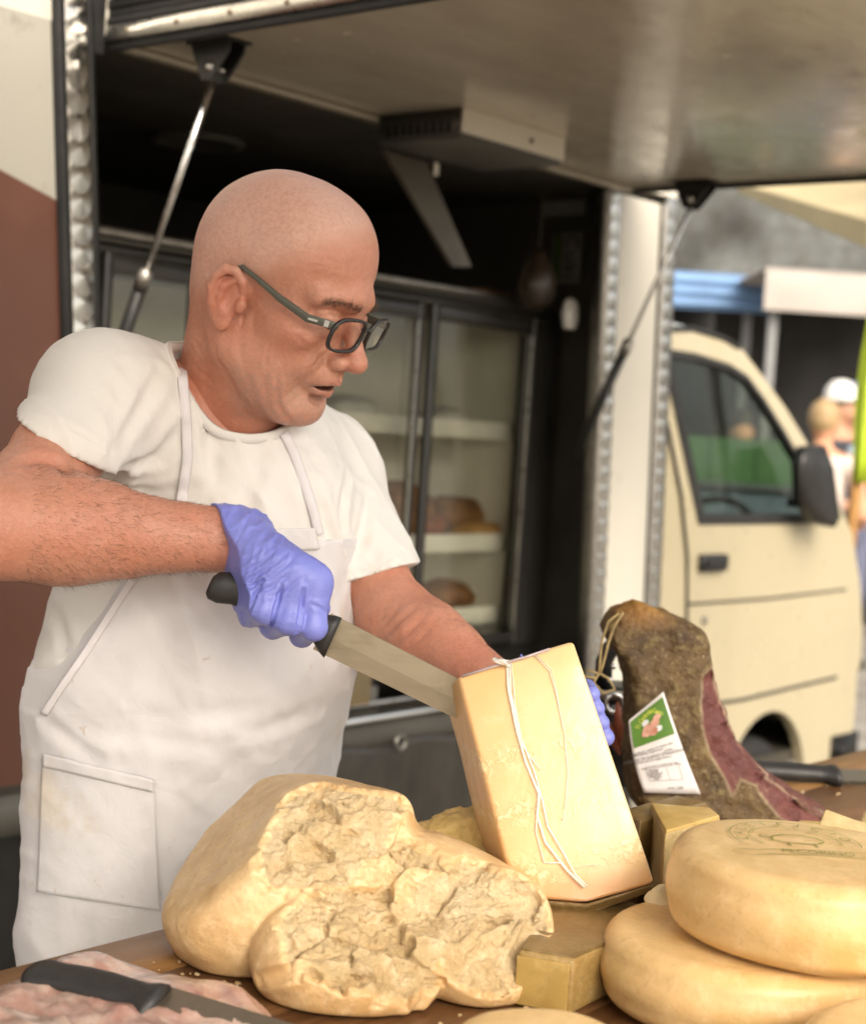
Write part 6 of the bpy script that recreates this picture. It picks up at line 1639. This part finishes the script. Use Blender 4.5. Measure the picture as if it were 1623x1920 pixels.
# foil box with vertical lettering, hanging cheese, small bag, stickers on the end wall
XW = -.245
def endw(px, py):
    r = ray(px, py); k = ((VO+EX*XW-CAM)@EX)/(r@EX); return V(CAM+r*k)
def end_sheet(name, pa, pb, mat, lab, cat, th=.012):
    a = endw(*pa); b = endw(*pb); y0, y1 = sorted((a[1], b[1])); z0, z1 = sorted((a[2], b[2]))
    o = box(name, -th, 0, 0, y1-y0, 0, z1-z0, mat, None, .002); o.location = VW((XW+.004, y0, z0)); o.rotation_euler = (0, 0, VA); tag(o, lab, cat); return o, y1-y0, z1-z0
sg, a, b = end_sheet('paper_notice', (1018, 350), (1094, 402), simple('notice_grey', (.20, .19, .15), .6), 'grey paper notice high on the inner end wall of the van', 'notice', .004)
fb, a, b = end_sheet('foil_box', (1046, 440), (1090, 530), simple('foil_box_white', (.17, .15, .13), .5), 'white and green foil box with vertical lettering inside the van', 'box', .03)
box('green_band', -.0315, -.0302, a*.62, a*.92, .002, b-.002, simple('foil_box_green', (.04, .07, .012), .5), fb)
text_obj('box_letters', 'Cuki', .068, M_black, frame_M((-.0306, a*.28, b*.5), (0, 0, -1), (0, -1, 0)), fb)
q = PV(1005, 520, .16); M_dcord = simple('dark_cord', (.05, .038, .022), .8)
F_ = Field((-.08, -.08, -.10), (.08, .08, .12), .005); F_.ell((0, 0, -.02), (.055, .055, .068), 0); F_.ell((0, 0, .055), (.022, .022, .022), .03)
v_, f_ = F_.mesh(1); pv_ = mesh_obj('hanging_cheese', v_, f_, simple('smoked_rind', (.030, .018, .010), .4, var=.3), None, True); pv_.location = VW((q[0], .16, q[2])); tag(pv_, 'dark pear-shaped cheese hanging on a cord inside the van', 'cheese')
tube('cord', [(0, 0, .07), (.004, .0, .14), (0, 0, 2.13-q[2])], .0025, M_dcord, pv_, 6)
for s in (-1, 1): tube('cord', [(0, 0, .08), (.03*s, -.035, .03), (.045*s, -.045, -.03), (.02*s, -.03, -.08)], .002, M_dcord, pv_, 6)
q = PV(1068, 590, .10); bgo = van_item('small_bag', 'small white paper bag hanging at the fridge corner', 'bag', (1068, 590), .12, PV(1068, 618, .12)[2], (.028, .02, .085), M_wrapw, seed=22)
# ------------------------------------------------------------------ market background
def wall_mesh():
    nx, nz = 90, 50; vs = []
    X0, X1, Z0, Z1 = 0.5, 12.0, -.05, 8.0; xs = np.linspace(X0, X1, nx+1); zs_ = np.linspace(Z0, Z1, nz+1)
    gx_, gz_ = np.meshgrid(xs, zs_); n = fbm(gx_.ravel(), 0*gx_.ravel(), gz_.ravel(), 1.4, 4, 3)
    v = np.stack([gx_.ravel(), 16-.25*n, gz_.ravel()], 1)
    f = np.array([(j*(nx+1)+i, j*(nx+1)+i+1, (j+1)*(nx+1)+i+1, (j+1)*(nx+1)+i) for j in range(nz) for i in range(nx)])
    t = NT('old_stone'); n1 = t.noise(1.3, 7, .65); n2 = t.noise(6, 6, .65); br = t.voro(3.0, t.mapped((1, 1, 1.6)))
    c = t.ramp(n1, [(.30, (.045, .045, .042)), (.5, (.105, .108, .102)), (.7, (.19, .20, .195))]); c = t.mix(t.fr(n2, .5, .7, 0, .6), c, (.065, .052, .040)); c = t.mix(t.fr(br, .0, .25, .6, 0), c, (.05, .048, .043))
    t.color(c); t.set(Roughness=.9); t.bump(n2, .6, .05)
    o = mesh_obj('stone_wall', v, f, t.m, None, True); md = o.modifiers.new('thick', 'SOLIDIFY'); md.thickness = .4; md.offset = 1; return tag(o, 'old grey stone wall far behind the market stalls', 'wall')
wall_mesh()
M_blueaw = simple('blue_awning', (.16, .29, .50), .6, var=.15, vscale=3); M_whiteaw = simple('white_awning', (.40, .355, .32), .6, var=.1, vscale=3); M_post = simple('stall_post', (.2, .2, .2), .5)
M_dark = simple('stall_shade_dark', (.030, .028, .026), .9, var=.5, vscale=1.2)
def stall(name, lab, x0, x1, D, ztop, vh, mat, slope=.0, stripes=0, dark=True):
    e = empty(name, ((x0+x1)/2, D, 0), 0, lab, 'market stall'); cxm = (x0+x1)/2
    box('valance', x0-cxm, x1-cxm, -.03, 0, ztop-vh, ztop, mat, e, .01)
    if stripes:
        for k in range(stripes): box('valance_fold', x0-cxm, x1-cxm, -.055, -.031, ztop-vh*(k+.75)/stripes, ztop-vh*(k+.25)/stripes, mat, e, .01)
    box('roof_sheet', x0-cxm, x1-cxm, .0, 2.0, ztop-.02, ztop+.02, mat, e, .005)
    for x in (x0+.1, x1-.1): box('post', x-cxm-.03, x-cxm+.03, .1, .16, 0, ztop-.02, M_post, e)
    if dark: box('shade_backing', x0-cxm, x1-cxm, 1.9, 1.93, .1, ztop-.03, M_dark, e)  # dark sheet standing in for the shade inside the stall
    return e
bz = PA(1340, 517, 12)[2]; bz2 = PA(1340, 582, 12)[2]
stall('market_stall', 'blue awning market stall behind the van cab', PA(1150, 540, 12)[0], PA(1436, 540, 12)[0], 12, bz, bz-bz2, M_blueaw, stripes=3)
wz_ = PA(1540, 512, 11)[2]; wz2 = PA(1540, 588, 11)[2]
stall('market_stall', 'white awning market stall right of the blue one', PA(1432, 540, 11)[0], PA(1900, 540, 11)[0], 11, wz_, wz_-wz2, M_whiteaw)
# beige canopy edge, upper right
M_canopy = simple('beige_canvas', (.44, .36, .21), .8, var=.12, vscale=4, bump=.2, bscale=90)
pts = [PA(1380, 344, 6.2), PA(1640, 418, 5.2), PA(1760, 330, 5.6), PA(1560, 250, 6.8)]
po = np.array([pts[1][0]+.6, pts[1][1]+.2, 0.0])
can = empty('beige_canopy', tuple(po), 0, 'beige canvas canopy edge hanging in from the upper right', 'canopy')
def sheet(name, quad, mat, parent, org, sag=.05, n=16, th=.006):
    quad = [np.asarray(p) for p in quad]; vs = []
    for j in range(n+1):
        for i in range(n+1):
            u, v = i/n, j/n; p = (quad[0]*(1-u)+quad[1]*u)*(1-v)+(quad[3]*(1-u)+quad[2]*u)*v; vs.append(p-org-np.array([0, 0, sag*math.sin(PI*u)*math.sin(PI*v)]))
    o = mesh_obj(name, vs, [(j*(n+1)+i, j*(n+1)+i+1, (j+1)*(n+1)+i+1, (j+1)*(n+1)+i) for j in range(n) for i in range(n)], mat, parent, True)
    md = o.modifiers.new('thick', 'SOLIDIFY'); md.thickness = th; return o
sheet('canvas', pts, M_canopy, can, po)
dz = np.array([0, 0, -.09]); sheet('hem', [pts[0]+dz*.35, pts[1]+dz, pts[1]+np.array([0, -.004, 0]), pts[0]+np.array([0, -.004, 0])], M_canopy, can, po, 0.0)
tube('post', [(0, 0, 0), (0, 0, pts[1][2]+.05)], .025, M_post, can, 12)
# green crates on a stand seen through the cab windows
gx0, gx1 = PA(1245, 860, 9)[0], PA(1500, 860, 9)[0]; gz1 = PA(1380, 822, 9)[2]; gz0 = PA(1380, 905, 9)[2]
M_gcrate = simple('green_crate_plastic', (.030, .105, .030), .5, var=.15)
st = empty('crate_stand', ((gx0+gx1)/2, 9, 0), 0, 'low grey trestle stand carrying green crates, seen through the cab window', 'stand')
gw_ = (gx1-gx0)/2
box('top', -gw_-.1, gw_+.1, -.1, .6, gz0-.05, gz0-.002, simple('grey_stand', (.10, .11, .13), .6), st, .01)
for x in (-gw_, gw_): box('leg', x-.03, x+.03, 0, .06, 0, gz0-.051, M_post, st); box('leg', x-.03, x+.03, .45, .51, 0, gz0-.051, M_post, st)
box('front_cloth', -gw_-.09, gw_+.09, -.085, -.07, .1, gz0-.051, simple('blue_grey_cloth', (.09, .12, .17), .8), st)
for k, nm in enumerate(('left', 'middle', 'right')):
    c = empty('green_crate', ((gx0+gx1)/2+(k-1)*gw_*.68, 9.2, gz0), 0, 'green plastic crate on the grey stand, %s one' % nm, 'crate', 'green crates on the stand'); a = gw_*.33; h = gz1-gz0
    for (x0, x1, y0, y1) in ((-a, a, -.2, -.185), (-a, a, .185, .2), (-a, -a+.015, -.184, .184), (a-.015, a, -.184, .184)): box('side', x0, x1, y0, y1, .0, h, M_gcrate, c)
    box('base', -a+.016, a-.016, -.184, .184, 0, .012, M_gcrate, c)
# ------------------------------------------------------------------ people behind the van
def bystander(lab, px, top_py, D, height, yaw, shirt, trousers, skinc, hair, hat=None, sleeve=True, arm_px=None, strap=None, group='shoppers behind the van', stripe=None):
    tp = PA(px, top_py, D); x0, y0 = tp[0], tp[1]; s = tp[2]/1.76 if height is None else height/1.76
    e = empty('person', (x0, y0, 0), yaw, lab, 'person', group)
    F_ = Field((-.42, -.42, -.01), (.42, .30, 1.80), .014)
    F_.ell((0, 0, 1.65), (.085, .10, .115), 0); F_.ell((0, -.075, 1.60), (.05, .045, .055), .03); F_.cone((0, .01, 1.40), (0, .0, 1.56), .055, .05, .02)
    F_.cone((-.15, 0, 1.40), (.15, 0, 1.40), .06, .06, .04); F_.cone((0, 0, 1.34), (0, 0, 1.0), .15, .145, .05, flat=((0, 1, 0), .7)); F_.cone((0, 0, 1.0), (0, 0, .90), .15, .155, .05, flat=((0, 1, 0), .75))
    for q in (-1, 1):
        F_.cone((.09*q, 0, .9), (.095*q, -.01, .48), .085, .06, .02); F_.cone((.095*q, -.01, .48), (.10*q, .01, .08), .055, .04, .02); F_.ell((.10*q, -.06, .04), (.045, .11, .04), .02)
        el = np.array([.27*q, .05, 1.12]); wr = np.array([.20*q, -.20, 1.05]); F_.cone((.19*q, 0, 1.39), el, .052, .042, .02); F_.cone(el, wr, .042, .03, .02); F_.cone(wr, wr+np.array([-.02*q, -.08, 0]), .032, .028, .01)
    v, f = F_.mesh(1); v *= s
    z = v[:, 2]/s; armm = (np.abs(v[:, 0])/s > .19) | ((np.abs(v[:, 0])/s > .13) & (v[:, 1]/s < -.12) & (z > .95)); tors = (z < 1.445) & (z > .93)
    c = np.tile(np.array(skinc), (len(v), 1)); c[tors & (~armm | (sleeve & (z > 1.22)))] = shirt; c[(z <= .93) & ~armm] = trousers; c[z < .075] = (.03, .03, .03)
    if stripe is not None: c[(z <= .93) & ~armm & ((z*9 % 1) < .35)] = stripe
    t = NT('bystander_colours'); t.l(t.attr('col').outputs['Color'], t.b.inputs['Base Color']); t.set(Roughness=.75); t.bump(t.noise(60, 3), .2, .004)
    o = mesh_obj('body', v, f, t.m, e, True); set_attr(o, 'col', c)
    hb_ = bmesh.new(); bmesh.ops.create_uvsphere(hb_, u_segments=20, v_segments=14, radius=1.0)
    for vv in list(hb_.verts):
        if vv.co.z < -.25 and vv.co.y < .2: hb_.verts.remove(vv)
    for vv in hb_.verts: vv.co = Vector((vv.co.x*.092*s, (vv.co.y*.108+.008)*s, (1.665+vv.co.z*.112)*s))
    bm_obj('hair', hb_, simple('hair', hair, .6, var=.3, vscale=60), e, True)
    if hat is not None:
        mh = simple('cap_cloth', hat, .8, var=.1); lathe('cap', [(0, .125), (.05, .115), (.088, .075), (.102, .02), (.104, 0)], mh, e, 24, Matrix.Translation((0, .004*s, 1.675*s)) @ Matrix.Scale(s, 4))
        box('cap_peak', -.07*s, .07*s, -.19*s, -.085*s, 1.675*s, 1.685*s, mh, e, .004)
    if strap is not None: tube('shoulder_strap', [((-.10)*s, -.11*s, 1.40*s), (.02*s, -.125*s, 1.25*s), (.12*s, -.11*s, 1.12*s)], .03*s, strap, e, 8)
    return e
SK = (.52, .27, .17)
bystander('shopper with blond hair and pale sleeveless top behind the cab', 1548, 752, 9.4, None, math.radians(150), (.66, .56, .50), (.05, .06, .09), (.60, .30, .18), (.36, .24, .12), sleeve=False)
bystander('shopper in a white cap and dark shirt behind the cab', 1578, 724, 10.2, None, math.radians(60), (.035, .035, .045), (.03, .03, .035), SK, (.12, .08, .05), hat=(.72, .70, .66), strap=simple('light_blue_strap', (.40, .50, .58), .7), stripe=(.55, .55, .53))
bystander('shopper in a blue cap beside the white-capped one', 1606, 728, 11.0, None, math.radians(20), (.30, .10, .08), (.12, .13, .2), SK, (.10, .07, .05), hat=(.10, .12, .36))
bystander('dark-clothed shopper standing by the green crates', 1392, 770, 9.7, None, math.radians(0), (.03, .035, .04), (.03, .03, .035), SK, (.03, .02, .015))
# closed market umbrella, bright yellow-green on an orange pole
ub, ut = PA(1594, 1010, 6.4), PA(1640, 560, 6.4)
um = empty('closed_umbrella', (PA(1594, 1010, 6.4)[0]-.02, 6.4, 0), 0, 'closed yellow-green market umbrella on an orange pole at the right edge', 'umbrella')
uo = np.array(um.location); dirv = (ut-ub)/np.linalg.norm(ut-ub); base = ub-dirv*(ub[2]/dirv[2])
tube('pole', [tuple(base-uo), tuple(ut-uo)], .022, simple('orange_wood', (.36, .17, .035), .5, var=.2), um, 12)
cl0 = PA(1619, 905, 6.38); bm = bmesh.new(); rings = []
for k in range(10):
    t = k/9; c = cl0+(PA(1668, 480, 6.38)-cl0)*t-uo; r = .035+.030*math.sin(PI*min(1, t*1.1))*(1-.3*t); rings.append([bm.verts.new(Vector(c)+Vector((math.cos(a), math.sin(a), 0))*r*(1+.22*math.cos(a*8))) for a in [2*PI*j/48 for j in range(48)]])
for a, b in zip(rings, rings[1:]):
    for j in range(48): bm.faces.new((a[j], a[(j+1) % 48], b[(j+1) % 48], b[j]))
bm.faces.new(rings[0][::-1]); bm.faces.new(rings[-1])
bm_obj('folded_canopy', bm, simple('yellow_green_canvas', (.46, .60, .04), .7, var=.15), um, True)
